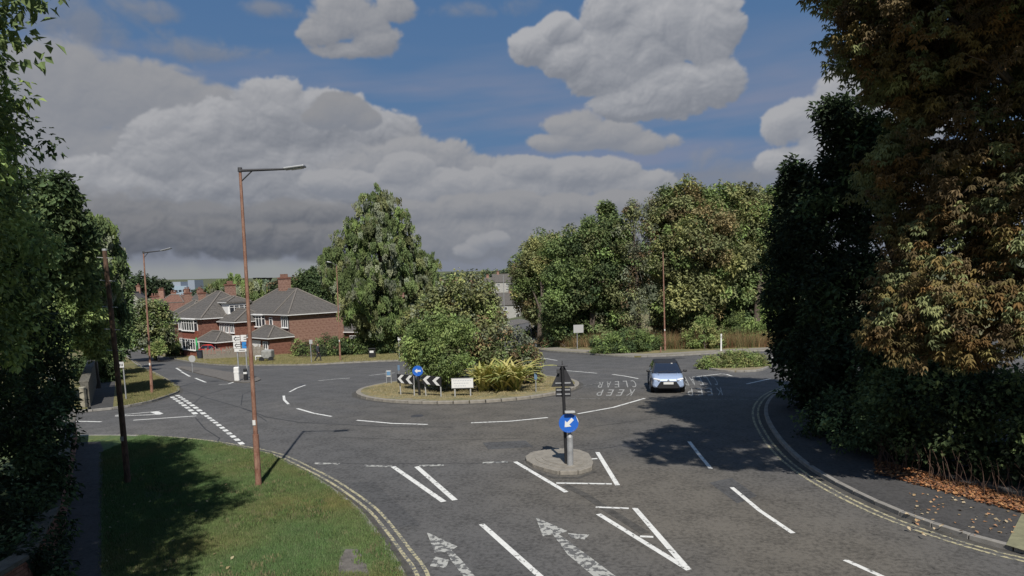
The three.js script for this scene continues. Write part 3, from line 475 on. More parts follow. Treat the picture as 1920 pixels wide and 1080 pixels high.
plant('laurel_bush', 'olive leaved bush at the back edge of the island towards the houses', 'bush', isl(775, 690, 2), pxBlobs([[790, 605, 26, 26, 2], [768, 650, 18, 26, 1], [762, 618, 16, 12, 2], [782, 675, 20, 24, 0]], ctr[1] + 1), { geo: CL.bush, pal: [G.olive, G.mid, G.yel, G.fresh], dens: 1.0, trunk: .07, limbs: 3, ls: .85 });
plant('berry_shrub', 'dusky grey green shrub with bare purplish stems over the yellow spiky plant', 'shrub', isl(935, 700, -.5), pxBlobs([[925, 635, 40, 36], [965, 655, 36, 34], [910, 660, 32, 32, -1], [945, 680, 34, 22, -.6]], ctr[1]), { geo: CL.farFine, pal: [G.mid, G.olive, G.grey, G.brown], dens: .9, trunk: .08, limbs: 5, twigs: 12, twigMat: M.twig, ls: .75 });
plant('berry_shrub', 'low tawny shrub spilling over the island edge near the marker post', 'shrub', isl(985, 705, 0), pxBlobs([[985, 670, 32, 26], [1000, 690, 18, 18], [970, 695, 28, 18, -.6]], ctr[1] + .3), { geo: CL.farFine, pal: [G.olive, G.grey, G.yel, G.brown], dens: 1, trunk: .05, limbs: 3, twigs: 8, twigMat: M.twig, ls: .7 });
plant('ground_shrub', 'low wide green shrub covering the small kerbed island', 'shrub', P(1376, 690, .12), pxBlobs([[1342, 682, 24, 13], [1378, 679, 34, 16], [1412, 681, 24, 14], [1372, 686, 46, 10], [1326, 687, 16, 9], [1428, 687, 12, 8]], -P(1376, 690).z), { geo: CL.bush, pal: [G.olive, G.fresh, G.light, G.yel], dens: 1.9, nk: 1.3, ls: .75, crown: 'foliage', rc0: .16, trunk: .05, limbs: 3 });
{ // spiky yellow plant: each long blade its own piece
  const base = isl(935, 728, -3.2), t = thing('spiky_plant', 'big clump of arching yellow striped blades at the front of the island', 'plant', base);
  const blades = [0, 1, 2, 3].map(v => { const L = 1.25 + .22 * v, n = 7, q = []; const at = (k, s) => { const u = k / n, x = u * L * (.34 + .12 * v) + .26 * u * u, y = L * (1.35 - .1 * v) * (u - (.42 + .08 * v) * u * u), w = .06 * (1 - u ** 3) + .004; return [x, y - Math.abs(s) * .012, s * w]; }; for (let k = 0; k < n; k++) for (const s of [-1, 0]) { const a = at(k, s), b = at(k, s + 1), c = at(k + 1, s), d = at(k + 1, s + 1); q.push(...a, ...b, ...c, ...b, ...d, ...c); } const g = new THREE.BufferGeometry(); g.setAttribute('position', new THREE.Float32BufferAttribute(q, 3)); g.computeVertexNormals(); return flat(g); });
  const ms = [C(.50, .46, .15), C(.42, .42, .13), C(.24, .28, .08), C(.56, .50, .20)].map(c => new THREE.MeshPhysicalMaterial({ color: c, roughness: .7, side: THREE.DoubleSide, transmission: .25, thickness: 0, specularIntensity: .5 }));
  for (let i = 0; i < 290; i++) { const m = new THREE.Mesh(blades[i % 4], ms[Math.floor(rnd() * 4)]); m.name = 'leaf'; const k = Math.floor(rnd() * 3); m.position.set([-.8, .1, .9][k] + rr(-.22, .22), 0, rr(-.25, .25)); m.rotation.y = rr(0, 6.28); m.rotation.z = rr(-.15, .3); m.scale.setScalar(rr(1.0, 1.65)); m.castShadow = true; t.add(m); }
}
// wood on the far side
const wood = (name, label, px, list, o) => plant(name, label, 'tree', P(px[0], px[1], .12), pxBlobs(list, -P(px[0], px[1]).z + (o.dd ?? 0)), { geo: CL.far, dens: .72, trunk: .35, limbs: 5, ls: 1.1, ...o }, 'trees of the wood beyond the far kerb');
wood('broadleaf_tree', 'rounded ochre tinged tree at the open end of the wood', [1012, 640], [[1012, 500, 42, 44, 4], [992, 545, 30, 46, 4], [1025, 470, 40, 28, 6], [1022, 580, 36, 30, 2], [1045, 540, 40, 50, 2]], { pal: [G.olive, G.fresh, G.yel, G.mid, G.och], dd: 2 });
wood('broadleaf_tree', 'dense mid green tree right of the ochre one with a small pointed top', [1110, 648], [[1085, 480, 52, 50], [1135, 450, 50, 40], [1140, 405, 10, 22, 2], [1070, 545, 52, 48, -2], [1125, 530, 52, 52, -2], [1165, 500, 40, 50], [1060, 605, 46, 34, -1], [1130, 600, 50, 38, -2]], { pal: [G.mid, G.fresh, G.mid, G.deep, G.olive], dd: 2 });
wood('dying_tree', 'thin half bare tree with pale twigs between the green crowns', [1200, 646], [[1200, 445, 34, 44], [1225, 400, 22, 26, 3], [1205, 510, 36, 50, -1], [1190, 580, 34, 46, -1], [1185, 395, 10, 14, 2]], { geo: CL.farFine, pal: [G.olive, G.grey, G.brown, G.mid], dens: .34, twigs: 16, twigMat: M.birch, trunk: .25, limbs: 7, ls: .9 });
wood('sycamore_tree', 'broad yellowing sycamore beside the rusty column in the wood', [1310, 646], [[1295, 390, 52, 38, 2], [1350, 385, 46, 36, 4], [1260, 420, 36, 42, 1], [1320, 450, 60, 50, -3], [1270, 490, 46, 50, -2], [1350, 510, 48, 46, -3], [1400, 440, 48, 50, 2], [1300, 560, 54, 46, -3], [1395, 385, 40, 34, 5], [1265, 590, 36, 42, -1]], { pal: [G.olive, G.fresh, G.yel, G.olive, G.mid, G.olive, G.och], dd: 2, dens: .8, ls: 1.2 });
wood('broadleaf_tree', 'green tree filling the gap before the dark overhanging crown', [1420, 640], [[1430, 400, 40, 40, 4], [1420, 520, 50, 56, 1], [1380, 575, 46, 48, 0], [1450, 590, 44, 40, 0], [1470, 480, 40, 70, 4]], { pal: [G.mid, G.olive, G.fresh, G.deep], dd: 2 });
const bush = (label, px, list, o) => plant('hedgerow_bush', label, 'bush', P(px[0], px[1], .12), pxBlobs(list, -P(px[0], px[1]).z), { geo: CL.bush, dens: 1.1, ls: 1, pal: [G.fresh, G.mid, G.olive], trunk: .05, limbs: 3, ...o }, 'bushes along the foot of the wood');
bush('low dense green bush beside the pale blank sign', [1165, 661], [[1140, 642, 32, 18], [1180, 640, 42, 20, -1], [1215, 644, 26, 16], [1165, 650, 50, 12, -1]], { pal: [G.fresh, G.mid, G.deep] });
bush('bright yellow green bush right of the rusty column', [1322, 655], [[1320, 625, 32, 24], [1300, 640, 22, 16], [1345, 640, 22, 16]], { pal: [G.light, G.fresh, G.yel] });
bush('tall fresh green bush near the road bend', [1405, 648], [[1400, 620, 36, 30], [1430, 630, 30, 22], [1385, 632, 26, 18]], { pal: [G.fresh, G.light, G.mid] });
bush('leafy bush at the dark edge of the overhanging tree', [1465, 646], [[1455, 605, 34, 32], [1478, 628, 26, 20], [1440, 632, 24, 18]], { pal: [G.fresh, G.light, G.mid] });
bush('dim bush under the ochre tree by the road mouth', [1060, 652], [[1050, 640, 30, 16, 1], [1085, 642, 22, 14, 1], [1030, 644, 16, 9, 1]], { pal: [G.deep, G.brown, G.mid] });

// great overhanging trees by the pavement
const wB = (list) => list.map(([x, y, d, r, ry = r, rz = r]) => ({ c: V(x, y, -d), r: [r, ry, rz] }));
{
  const base = onG(15.2, -19.5, .1);
  plant('chestnut_tree', 'huge browning chestnut leaning over the dark pavement', 'tree', base, [...pxBlobs([[1640, 60, 70, 60, 1], [1760, 50, 120, 90, 0], [1700, 130, 80, 45, 1], [1880, 110, 90, 120, 1], [1790, 230, 120, 90, 1], [1720, 340, 90, 90, 1.5], [1850, 340, 110, 100, 0], [1780, 450, 100, 80, .5], [1890, 500, 70, 110, -.5], [1740, 560, 100, 80, -.6], [1830, 600, 80, 70, -1.2], [1680, 620, 55, 50, -.4]], 19),
    ...wB([[11.4, 15.2, 20, 3, 2.4], [8.7, 15, 12.6, 2.3, 2], [13.5, 16.5, 15, 3.8, 3], [18, 15, 9.5, 3.4, 3.2], [18.5, 16, 13, 4.5, 4], [15, 17, 18.5, 3.2], [20, 12, 8, 4.5], [15, 14.5, 25.5, 2.6, 2]])],
    { geo: CL.palm, pal: [[.17, .125, .06], G.olive, [.21, .13, .05], [.20, .155, .06], [.15, .105, .055], [.19, .17, .065], G.olive], dens: 1.15, nk: .78, trunk: .55, limbs: 14, top: V(14.5, 16, -17), ls: .88, twigs: 7, twigMat: M.twig, clump: .36 });
}
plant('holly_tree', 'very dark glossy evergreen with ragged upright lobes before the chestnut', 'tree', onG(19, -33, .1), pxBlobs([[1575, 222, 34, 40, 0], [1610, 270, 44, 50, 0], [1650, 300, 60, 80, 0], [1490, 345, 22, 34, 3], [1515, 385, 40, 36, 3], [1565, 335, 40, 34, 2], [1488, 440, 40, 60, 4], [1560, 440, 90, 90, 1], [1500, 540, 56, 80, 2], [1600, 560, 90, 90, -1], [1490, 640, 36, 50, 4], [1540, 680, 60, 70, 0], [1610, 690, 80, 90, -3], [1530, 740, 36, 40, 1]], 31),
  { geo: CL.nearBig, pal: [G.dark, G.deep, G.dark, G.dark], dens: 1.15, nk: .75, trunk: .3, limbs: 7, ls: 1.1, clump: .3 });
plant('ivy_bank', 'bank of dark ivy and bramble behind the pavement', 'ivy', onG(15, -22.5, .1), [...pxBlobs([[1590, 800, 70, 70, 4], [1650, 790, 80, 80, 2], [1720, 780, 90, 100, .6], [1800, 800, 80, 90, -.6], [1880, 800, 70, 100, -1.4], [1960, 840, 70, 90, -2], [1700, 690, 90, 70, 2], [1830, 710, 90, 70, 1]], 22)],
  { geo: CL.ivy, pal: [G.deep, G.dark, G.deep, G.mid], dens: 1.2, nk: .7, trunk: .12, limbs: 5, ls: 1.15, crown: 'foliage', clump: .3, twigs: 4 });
{ // bare hanging stems at the foot of the bank
  const base = P(1800, 915, .12), t = thing('bramble_stems', 'dry reddish stems hanging at the foot of the ivy bank', 'stems', base), gs = [];
  for (let i = 0; i < 75; i++) { const px = rr(1640, 1960), y0 = 872 + (px - 1640) * .27, a = P(px, y0 + rr(-8, 4), .12), h = rr(.4, 1.1), b = a.clone().add(V(rr(-.3, .3), h, rr(-.5, .1))); gs.push(bentTube([rel(a, base), rel(a.clone().lerp(b, .5).add(V(rr(-.1, .1), .1, rr(0, .25))), base), rel(b, base)], .012, .005, 4, 5)); }
  add('stems', gs, std(C(.10, .06, .042), { roughness: 1 }), t).userData.kind = 'stuff';
}
// trees and hedge on the near side across the lawn
plant('lime_tree', 'tall leafy tree with a bright crown edge rising above the dark brick wall', 'tree', onG(-12.6, -15.5), wB([[-9.2, 11.6, 10, 2.3], [-11.4, 10.2, 13, 2.5], [-13.7, 9.3, 17.2, 2.2, 2.4], [-12.3, 7.2, 14, 2.4], [-14.3, 6.4, 18, 2.2], [-9.8, 8, 9.5, 2.1], [-8.4, 10.4, 6.6, 2.2], [-9.6, 5.5, 7.5, 1.9], [-8.6, 10, 3.5, 2.6], [-10.5, 9, 0, 3], [-13, 11.5, 16, 2], [-15.6, 8, 19.5, 2.2]]),
  { geo: CL.near, pal: [G.fresh, G.mid, G.mid, G.light, G.deep], dens: 1.0, nk: .74, trunk: .32, limbs: 10, top: V(-11.5, 11, -14), ls: 1.25, clump: .34 });
plant('lime_tree', 'dark broad crown with a ragged point behind the tall side tree', 'tree', P(62, 742, .12), pxBlobs([[110, 380, 26, 40, -4], [95, 430, 46, 50, -4], [60, 400, 60, 60, -3], [130, 460, 40, 50, -3], [40, 490, 70, 70, -3], [110, 530, 50, 54, -2], [40, 590, 80, 60, 0], [110, 440, 30, 40, -4]], 44), { geo: CL.mid, pal: [G.deep, G.mid, G.deep, G.mid], dens: .75, trunk: .3, limbs: 6, ls: 1.4 });
plant('weeping_tree', 'drooping pale tipped tree beside the telegraph pole', 'tree', P(185, 728, .12), pxBlobs([[185, 435, 24, 34], [205, 470, 18, 36, 1], [165, 470, 26, 46, 0], [190, 520, 30, 54, -1], [205, 570, 22, 44, 1], [170, 590, 32, 44, 0], [200, 620, 24, 34, 1]], 47), { geo: CL.weep, pal: [G.mid, G.grey, G.fresh, G.deep], dens: .7, trunk: .2, limbs: 5, ls: 1 });
plant('corner_shrub', 'sunlit mass of ivy leaved shrub under the dark crowns on the corner', 'shrub', P(120, 738, .12), pxBlobs([[95, 585, 30, 34], [140, 575, 36, 36, -1], [110, 620, 44, 34, 0], [165, 610, 30, 40, 1], [75, 630, 30, 30, 1], [178, 640, 20, 26, 2]], 43), { geo: CL.bush, pal: [G.fresh, G.mid, G.light], dens: 1, trunk: .12, limbs: 5, ls: 1.3, crown: 'foliage' });
plant('roadside_tree', 'dark trees edge overhanging the lane that runs downhill', 'tree', P(206, 690, .12), pxBlobs([[216, 600, 18, 40], [212, 640, 18, 34, -3], [196, 670, 24, 24, -8], [224, 560, 12, 30, 6], [175, 690, 28, 26, -10]], 68), { geo: CL.far, pal: [G.deep, G.mid, G.deep], dens: .9, trunk: .2, limbs: 4, ls: 1.1 });
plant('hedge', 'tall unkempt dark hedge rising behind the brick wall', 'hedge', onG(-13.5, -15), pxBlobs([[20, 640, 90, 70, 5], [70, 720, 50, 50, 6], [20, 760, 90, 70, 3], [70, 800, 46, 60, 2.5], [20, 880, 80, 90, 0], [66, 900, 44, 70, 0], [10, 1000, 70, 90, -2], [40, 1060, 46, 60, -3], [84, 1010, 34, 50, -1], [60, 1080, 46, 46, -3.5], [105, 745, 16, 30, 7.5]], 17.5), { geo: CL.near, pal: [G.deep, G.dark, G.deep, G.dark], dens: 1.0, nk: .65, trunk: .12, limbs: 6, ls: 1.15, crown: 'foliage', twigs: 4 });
// trees among and beyond the houses
const town = (name, label, px, d, list, pal, o = {}) => { const b = A(px[0], px[1], d); b.y = T(b.x, b.z) + hillH(b.x, b.z); return plant(name, label, 'tree', b, pxBlobs(list, d), { geo: CL.far, dens: .75, trunk: .25, limbs: 4, ls: 1.25, pal, ...o }); };
town('garden_tree', 'bushy grey green tree hiding the lane bend before the first house', [290, 660], 92, [[268, 600, 24, 34], [298, 598, 22, 30, 1], [282, 630, 32, 26, -1], [250, 625, 16, 24, 1], [304, 628, 16, 24, 0], [240, 615, 12, 16, 3]], [G.mid, G.grey, G.fresh, G.olive]);
town('garden_tree', 'small golden green shrub at the garden gate by the lane', [297, 662], 88, [[297, 652, 13, 10], [290, 657, 9, 7]], [G.light, G.yel, G.fresh], { geo: CL.bush, ls: 1.2, trunk: .06 });
town('garden_tree', 'rounded tree standing behind the dormer house', [445, 600], 125, [[415, 545, 20, 22], [440, 538, 26, 24, 1], [468, 548, 24, 26, 0], [440, 570, 40, 26, -1], [485, 568, 16, 20, 1], [408, 565, 14, 18, 1]], [G.mid, G.olive, G.fresh, G.grey], { geo: CL.weep, ls: 1.7, dens: .5 });
town('garden_tree', 'dark tree behind the hipped roof of the nearer house', [580, 600], 128, [[580, 535, 20, 24], [565, 560, 22, 26, 1], [600, 560, 22, 28, -1], [590, 520, 10, 12, 2]], [G.deep, G.mid, G.deep], { ls: 1.6, dens: .6 });
town('street_tree', 'low tree by the shaded mouth of the road behind the island', [925, 600], 190, [[912, 588, 16, 18, 2], [922, 575, 10, 14]], [G.olive, G.grey, G.mid], { ls: 2.2, dens: .35 });
town('street_tree', 'dark hedge tree shading the far road mouth under the wood', [985, 625], 100, [[1002, 626, 18, 16, 6], [1030, 630, 22, 16, 0], [1050, 625, 26, 20, 2]], [G.deep, G.dark, G.brown], { ls: 1.3 });
{ // far woods on the low hills: one mass each
  const far = [['distant dark wood on the skyline over the lane', [[225, 540, 14, 14], [245, 545, 20, 18], [268, 538, 18, 16], [292, 545, 18, 16], [222, 560, 20, 14], [262, 562, 26, 12], [300, 552, 16, 14], [240, 580, 30, 14], [300, 580, 40, 14]], 330, [G.dark, G.deep, G.blue]], ['distant band of dark trees under the pale sky behind the roofs', [[505, 545, 26, 12], [535, 545, 24, 14], [565, 540, 22, 14], [480, 552, 20, 10], [520, 560, 40, 10], [400, 548, 14, 6], [380, 551, 14, 5]], 420, [G.deep, G.blue, G.brown]], ['distant trees and bushes on the rise behind the island', [[840, 528, 26, 8], [880, 526, 24, 8], [925, 522, 26, 9], [955, 516, 16, 8], [860, 545, 40, 14], [930, 540, 24, 14], [975, 520, 20, 12]], 420, [G.olive, G.blue, G.mid]]];
  for (const [label, list, d, pal] of far) { const bl = pxBlobs(list, d), b = V(bl[0].c.x, T(bl[0].c.x, -d), -d), t = thing('far_wood', label, 'wood', b); t.userData.kind = 'stuff'; const im = scatter(bl, { geo: CL.far, pal, dens: .06, ls: 5, rc0: .6 }, b); im.name = 'crowns'; im.userData.kind = 'stuff'; t.add(im); }
}
// rough weeds along the foot of the wood
function tufts(name, label, cat, n, pick, blades, h, w, cols, spread) {
  const q = [], s0 = seed; seed = 31; for (let i = 0; i < blades; i++) { const a = rr(0, 6.28), r = spread * Math.sqrt(rnd()), x = Math.cos(a) * r, z = Math.sin(a) * r, b = rr(0, 6.28), l = h * rr(.6, 1.15), dx = rr(-.5, .5) * l, dz = rr(-.5, .5) * l; q.push(x - Math.cos(b) * w, 0, z - Math.sin(b) * w, x + Math.cos(b) * w, 0, z + Math.sin(b) * w, x + dx, l, z + dz); } seed = s0;
  const g = new THREE.BufferGeometry(); g.setAttribute('position', new THREE.Float32BufferAttribute(q, 3)); g.computeVertexNormals();
  const im = new THREE.InstancedMesh(flat(g), M.litter, n), m = new THREE.Matrix4(), c = new THREE.Color(), qq = new THREE.Quaternion(), e = new THREE.Euler();
  for (let i = 0; i < n; i++) { const p = pick(), s = rr(.7, 1.35); e.set(0, rr(0, 6.28), 0); qq.setFromEuler(e); im.setMatrixAt(i, m.compose(p, qq, V(s, s * rr(.8, 1.2), s))); const k = cols[Math.floor(rnd() * cols.length)], t = rr(.75, 1.25), pn = p.cn ?? 0; im.setColorAt(i, c.setRGB(k[0] * t * (1 + pn), k[1] * t, k[2] * t)); }
  im.name = numbered(name); im.castShadow = im.receiveShadow = true; scene.add(im); return tag(im, label, cat, null, 'stuff');
}
tufts('weeds', 'tall dry brown weeds standing along the foot of the wood', 'weeds', 2600, () => { const px = rr(1012, 1500), p = P(px, lerp(655, 650, Math.abs(px - 1250) / 250) - Math.pow(rnd(), 1.5) * 12, .1); return p; }, 14, 1.1, .012, [[.24, .15, .07], [.20, .10, .05], [.28, .20, .10], [.13, .13, .05], [.10, .12, .04]], .3);
const inPoly = (x, z, pts) => { let c = false; for (let i = 0, j = pts.length - 1; i < pts.length; j = i++) { const a = pts[i], b = pts[j]; if ((a.z > z) !== (b.z > z) && x < (b.x - a.x) * (z - a.z) / (b.z - a.z) + a.x) c = !c; } return c; };
tufts('grass', 'short mown blades of the lawn inside the bend', 'grass', 42000, () => { for (; ;) { const x = rr(-16, -1.2), z = -rr(10.5, 31); if (!inPoly(x, z, verge1)) continue; const p0 = V(x, EYE, z); const e0 = P(190, 1080, .12), e1 = P(190, 845, .12); if (x < lerp(e0.x, e1.x, (z - e0.z) / (e1.z - e0.z)) + .05) continue; const bare = inPoly(x, z, [P(630, 1085), P(640, 1035), P(672, 1028), P(700, 1085)]); if (bare) continue; const p = onG(x, z, .118); p.cn = clamp(.02 + .8 * fbm(x * .22, z * .22, 3), -.15, .4); return p; } }, 14, .06, .006, [[.11, .17, .055], [.125, .185, .06], [.155, .18, .08], [.09, .14, .045]], .11);
tufts('lawn_weeds', 'darker broad leaved weeds dotted over the lawn', 'weeds', 900, () => { for (; ;) { const x = rr(-13, -1.5), z = -rr(11, 29); if (!inPoly(x, z, verge1) || fbm(x * .5 + 9, z * .5, 2) < .12) continue; const p = onG(x, z, .12); const e0 = P(190, 1080, .12), e1 = P(190, 845, .12); if (x < lerp(e0.x, e1.x, (z - e0.z) / (e1.z - e0.z)) + .2) continue; return p; } }, 12, .085, .02, [[.07, .12, .035], [.10, .15, .045], [.17, .16, .08]], .13);
tufts('grass', 'straggling tufts on the dry strip before the houses', 'grass', 9000, () => { for (; ;) { const px = rr(300, 770), p = P(px, rr(664, 685), .118); if (inPoly(p.x, p.z, verge3)) return p; } }, 10, .12, .01, [[.24, .21, .09], [.17, .17, .06], [.29, .25, .13]], .25);
tufts('mulch_grass', 'sparse bleached grass on the central island', 'grass', 5000, () => { const a = rr(0, 6.28), r = (ctr[2] - .7) * Math.sqrt(rnd()); return onG(ctr[0] + r * Math.cos(a), -ctr[1] + r * Math.sin(a), .155); }, 8, .07, .007, [[.33, .27, .15], [.26, .22, .11], [.22, .2, .09], [.38, .31, .19]], .15);
tufts('grass', 'thin tufts on the corner by the side road', 'grass', 6000, () => { for (; ;) { const p = P(rr(225, 332), rr(690, 765), .118); if (inPoly(p.x, p.z, verge2)) return p; } }, 10, .1, .008, [[.2, .19, .08], [.13, .15, .05], [.25, .21, .1]], .2);
{ // fallen leaves
  const q = [0, 0, 0, .05, .012, .045, .13, 0, 0, 0, 0, 0, .13, 0, 0, .05, .02, -.045], g = new THREE.BufferGeometry(); g.setAttribute('position', new THREE.Float32BufferAttribute(q, 3)); g.computeVertexNormals(); flat(g);
  const lay = (name, label, n, pick, cols) => { const im = new THREE.InstancedMesh(g, M.litter, n), m = new THREE.Matrix4(), qq = new THREE.Quaternion(), e = new THREE.Euler(), c = new THREE.Color(); for (let i = 0; i < n; i++) { const p = pick(); e.set(rr(-.5, .5), rr(0, 6.28), rr(-.4, .4)); qq.setFromEuler(e); im.setMatrixAt(i, m.compose(p, qq, V(1, 1, 1).multiplyScalar(rr(.5, 1.0)))); const k = cols[Math.floor(rnd() * cols.length)], t = rr(.7, 1.3); im.setColorAt(i, c.setRGB(k[0] * t, k[1] * t, k[2] * t)); } im.name = numbered(name); im.castShadow = true; scene.add(im); tag(im, label, 'leaves', null, 'stuff'); };
  lay('fallen_leaves', 'drift of rusty fallen leaves along the back of the pavement', 3600, () => { const px = 1640 + 330 * rnd(), y0 = 876 + (px - 1640) * .27, p = P(px, y0 + (Math.pow(rnd(), 1.6)) * 26 - 14, .13); p.y += rr(0, .05); return p; }, [[.30, .13, .055], [.24, .10, .04], [.34, .18, .08], [.16, .08, .045]]);
  lay('fallen_leaves', 'scattered single leaves on the dark pavement', 110, () => P(rr(1700, 1900), rr(925, 1005), .135), [[.34, .24, .13], [.42, .34, .22], [.3, .16, .08]]);
  lay('fallen_leaves', 'pale leaves strewn over the shaded lawn', 90, () => { const p = P(rr(195, 460), rr(860, 1075), .16); return p; }, [[.30, .27, .16], [.22, .18, .09]]);
}
console.log('leaf clusters', leafTotal);

// ---------------------------------------------------------------- houses
const bb = (p, name, x0, x1, y0, y1, z0, z1, mat) => add(name, box(x1 - x0, y1 - y0, z1 - z0, (x0 + x1) / 2, (y0 + y1) / 2, (z0 + z1) / 2), mat, p);
function windowAt(p, x, y, w, h, z, cols = 2, side = 0, bar = .72) {   // white framed window; side 1 puts it on the end wall facing +x
  const gs = [], fr = .09, dp = .1, dz = .05; const f = (cx, cy, ww, hh) => gs.push(box(ww, hh, dp, cx, cy, 0));
  f(0, h / 2 - fr / 2, w, fr); f(0, -h / 2 + fr / 2, w, fr); for (const s of [-1, 1]) f(s * (w / 2 - fr / 2), 0, fr, h - 2 * fr - .002);
  for (let i = 1; i < cols; i++) f(-w / 2 + w * i / cols, 0, fr * .8, h - 2 * fr - .004);
  if (bar) gs.push(box(w - 2 * fr - .01, fr * .6, dp * .8, 0, -h / 2 + h * bar, 0)); gs.push(box(w + .16, .07, .2, 0, -h / 2 - .035, .05));
  const m = add('window', gs, M.upvc, p), g = add('pane', box(w - .1, h - .1, .02, 0, 0, -.02), M.pane, m); m.position.set(...(side ? [z + dz, y, x] : [x, y, z + dz])); if (side) m.rotation.y = Math.PI / 2; return m;
}
function hipRoof(p, x0, x1, z0, z1, y0, y1, r0, r1, mat, name = 'roof', over = .35) {  // ridge along x from r0 to r1 (or a point), at mid z
  x0 -= over; x1 += over; z0 -= over; z1 += over; const zm = (z0 + z1) / 2, t = .12, q = [], v = (a, b, c) => q.push(...a, ...b, ...c);
  const A0 = [x0, y0, z1], B = [x1, y0, z1], Cc = [x1, y0, z0], D = [x0, y0, z0], R0 = [r0, y1, zm], R1 = [r1, y1, zm];
  v(A0, B, R1); v(A0, R1, R0); v(Cc, D, R0); v(Cc, R0, R1); v(B, Cc, R1); v(D, A0, R0);
  const lo = ([x, y, z]) => [x, y - t, z]; for (const [a, b] of [[A0, B], [B, Cc], [Cc, D], [D, A0]]) { v(a, lo(a), lo(b)); v(a, lo(b), b); } v(lo(A0), lo(D), lo(Cc)); v(lo(A0), lo(Cc), lo(B));
  const g = new THREE.BufferGeometry(); g.setAttribute('position', new THREE.Float32BufferAttribute(q, 3)); g.computeVertexNormals(); const m = add(name, g, mat, p);
  const caps = [[A0, R0], [D, R0], [B, R1], [Cc, R1], [R0, R1]].filter(([a, b]) => Math.hypot(a[0] - b[0], a[2] - b[2]) > .3).map(([a, b]) => rod(V(...a).add(V(0, .02, 0)), V(...b).add(V(0, .02, 0)), .11, .11, 6)); add('ridge_tiles', caps, M.ridge, m);
  add('gutter', [box(x1 - x0, .1, .1, (x0 + x1) / 2, y0 - .1, z1 + .05), box(.1, .1, z1 - z0, x1 + .05, y0 - .1, zm)], M.upvc, m); return m;
}
function gableRoof(p, x0, x1, z0, z1, y0, y1, mat, wallMat, over = .3, name = 'roof') {   // ridge along x
  const zm = (z0 + z1) / 2, q = [], v = (a, b, c) => q.push(...a, ...b, ...c), t = .14; const X0 = x0 - over, X1 = x1 + over, Z0 = z0 - over, Z1 = z1 + over, yl = y0 - over * (y1 - y0) / ((z1 - z0) / 2);
  const quad = (a, b, c, d) => { v(a, b, c); v(a, c, d); }; quad([X0, yl, Z1], [X1, yl, Z1], [X1, y1, zm], [X0, y1, zm]); quad([X1, yl, Z0], [X0, yl, Z0], [X0, y1, zm], [X1, y1, zm]);
  quad([X1, yl - t, Z1], [X0, yl - t, Z1], [X0, y1 - t, zm], [X1, y1 - t, zm]); quad([X0, yl - t, Z0], [X1, yl - t, Z0], [X1, y1 - t, zm], [X0, y1 - t, zm]);
  for (const x of [X0, X1]) for (const [zz] of [[Z1], [Z0]]) quad([x, yl, zz], [x, y1, zm], [x, y1 - t, zm], [x, yl - t, zz]); for (const zz of [Z0, Z1]) quad([X0, yl, zz], [X1, yl, zz], [X1, yl - t, zz], [X0, yl - t, zz]);
  const g = new THREE.BufferGeometry(); g.setAttribute('position', new THREE.Float32BufferAttribute(q, 3)); g.computeVertexNormals(); const m = add(name, g, mat, p); add('ridge_tiles', box(X1 - X0, .14, .24, (X0 + X1) / 2, y1 + .02, zm), M.ridge, m);
  const w = []; for (const x of [x0, x1]) w.push(x, y0, z1, x, y0, z0, x, y1 - t, zm); const gg = new THREE.BufferGeometry(); gg.setAttribute('position', new THREE.Float32BufferAttribute(w, 3)); gg.computeVertexNormals(); add('gable_wall', gg, wallMat, p); return m;
}
function chimney(p, x, z, y0, y1, w = 1.3, d = .7, pots = 4) { const c = bb(p, 'chimney', x - w / 2, x + w / 2, y0, y1, z - d / 2, z + d / 2, M.brickSide); add('chimney_cap', box(w + .16, .18, d + .16, x, y1 + .09, z), M.brick, c); for (let i = 0; i < pots; i++) add('chimney_pot', cyl(.13, .11, .45, x - w / 2 + (i + .5) * w / pots, y1 + .18, z, 10), M.clay, c); return c; }
function bay(p, x, w, ys, hh, cols, top) {   // two storey square bay: brick skirts, glazed storeys with glazed cheeks
  const d = .55, b = add('bay', [box(w, ys[0] - hh / 2 + 1, d, x, (ys[0] - hh / 2 - 1) / 2, d / 2), box(w, ys[1] - ys[0] - hh, d, x, (ys[0] + ys[1]) / 2, d / 2)], M.brickRed, p);
  add('bay_roof', box(w + .3, .12, d + .3, x, top + .06, d / 2 + .1), M.upvc, b);
  for (const y of ys) { add('bay_core', box(w - .12, hh, d - .08, x, y, d / 2 - .05), M.pane, b); windowAt(p, x, y, w, hh, d - .04, cols, 0, .72); for (const s of [-1, 1]) add('bay_post', [box(.09, hh, .09, x + s * (w / 2 - .045), y, .06), box(.06, .07, d - .1, x + s * (w / 2 - .04), y + hh * .22, d / 2), box(.07, .09, d - .1, x + s * (w / 2 - .035), y + hh / 2 - .045, d / 2)], M.upvc, b); }
  return b;
}
const HT = -.723;
const ground = (px, d) => { const p = A(px[0], px[1], d); p.y = T(p.x, p.z) + hillH(p.x, p.z); return p; };
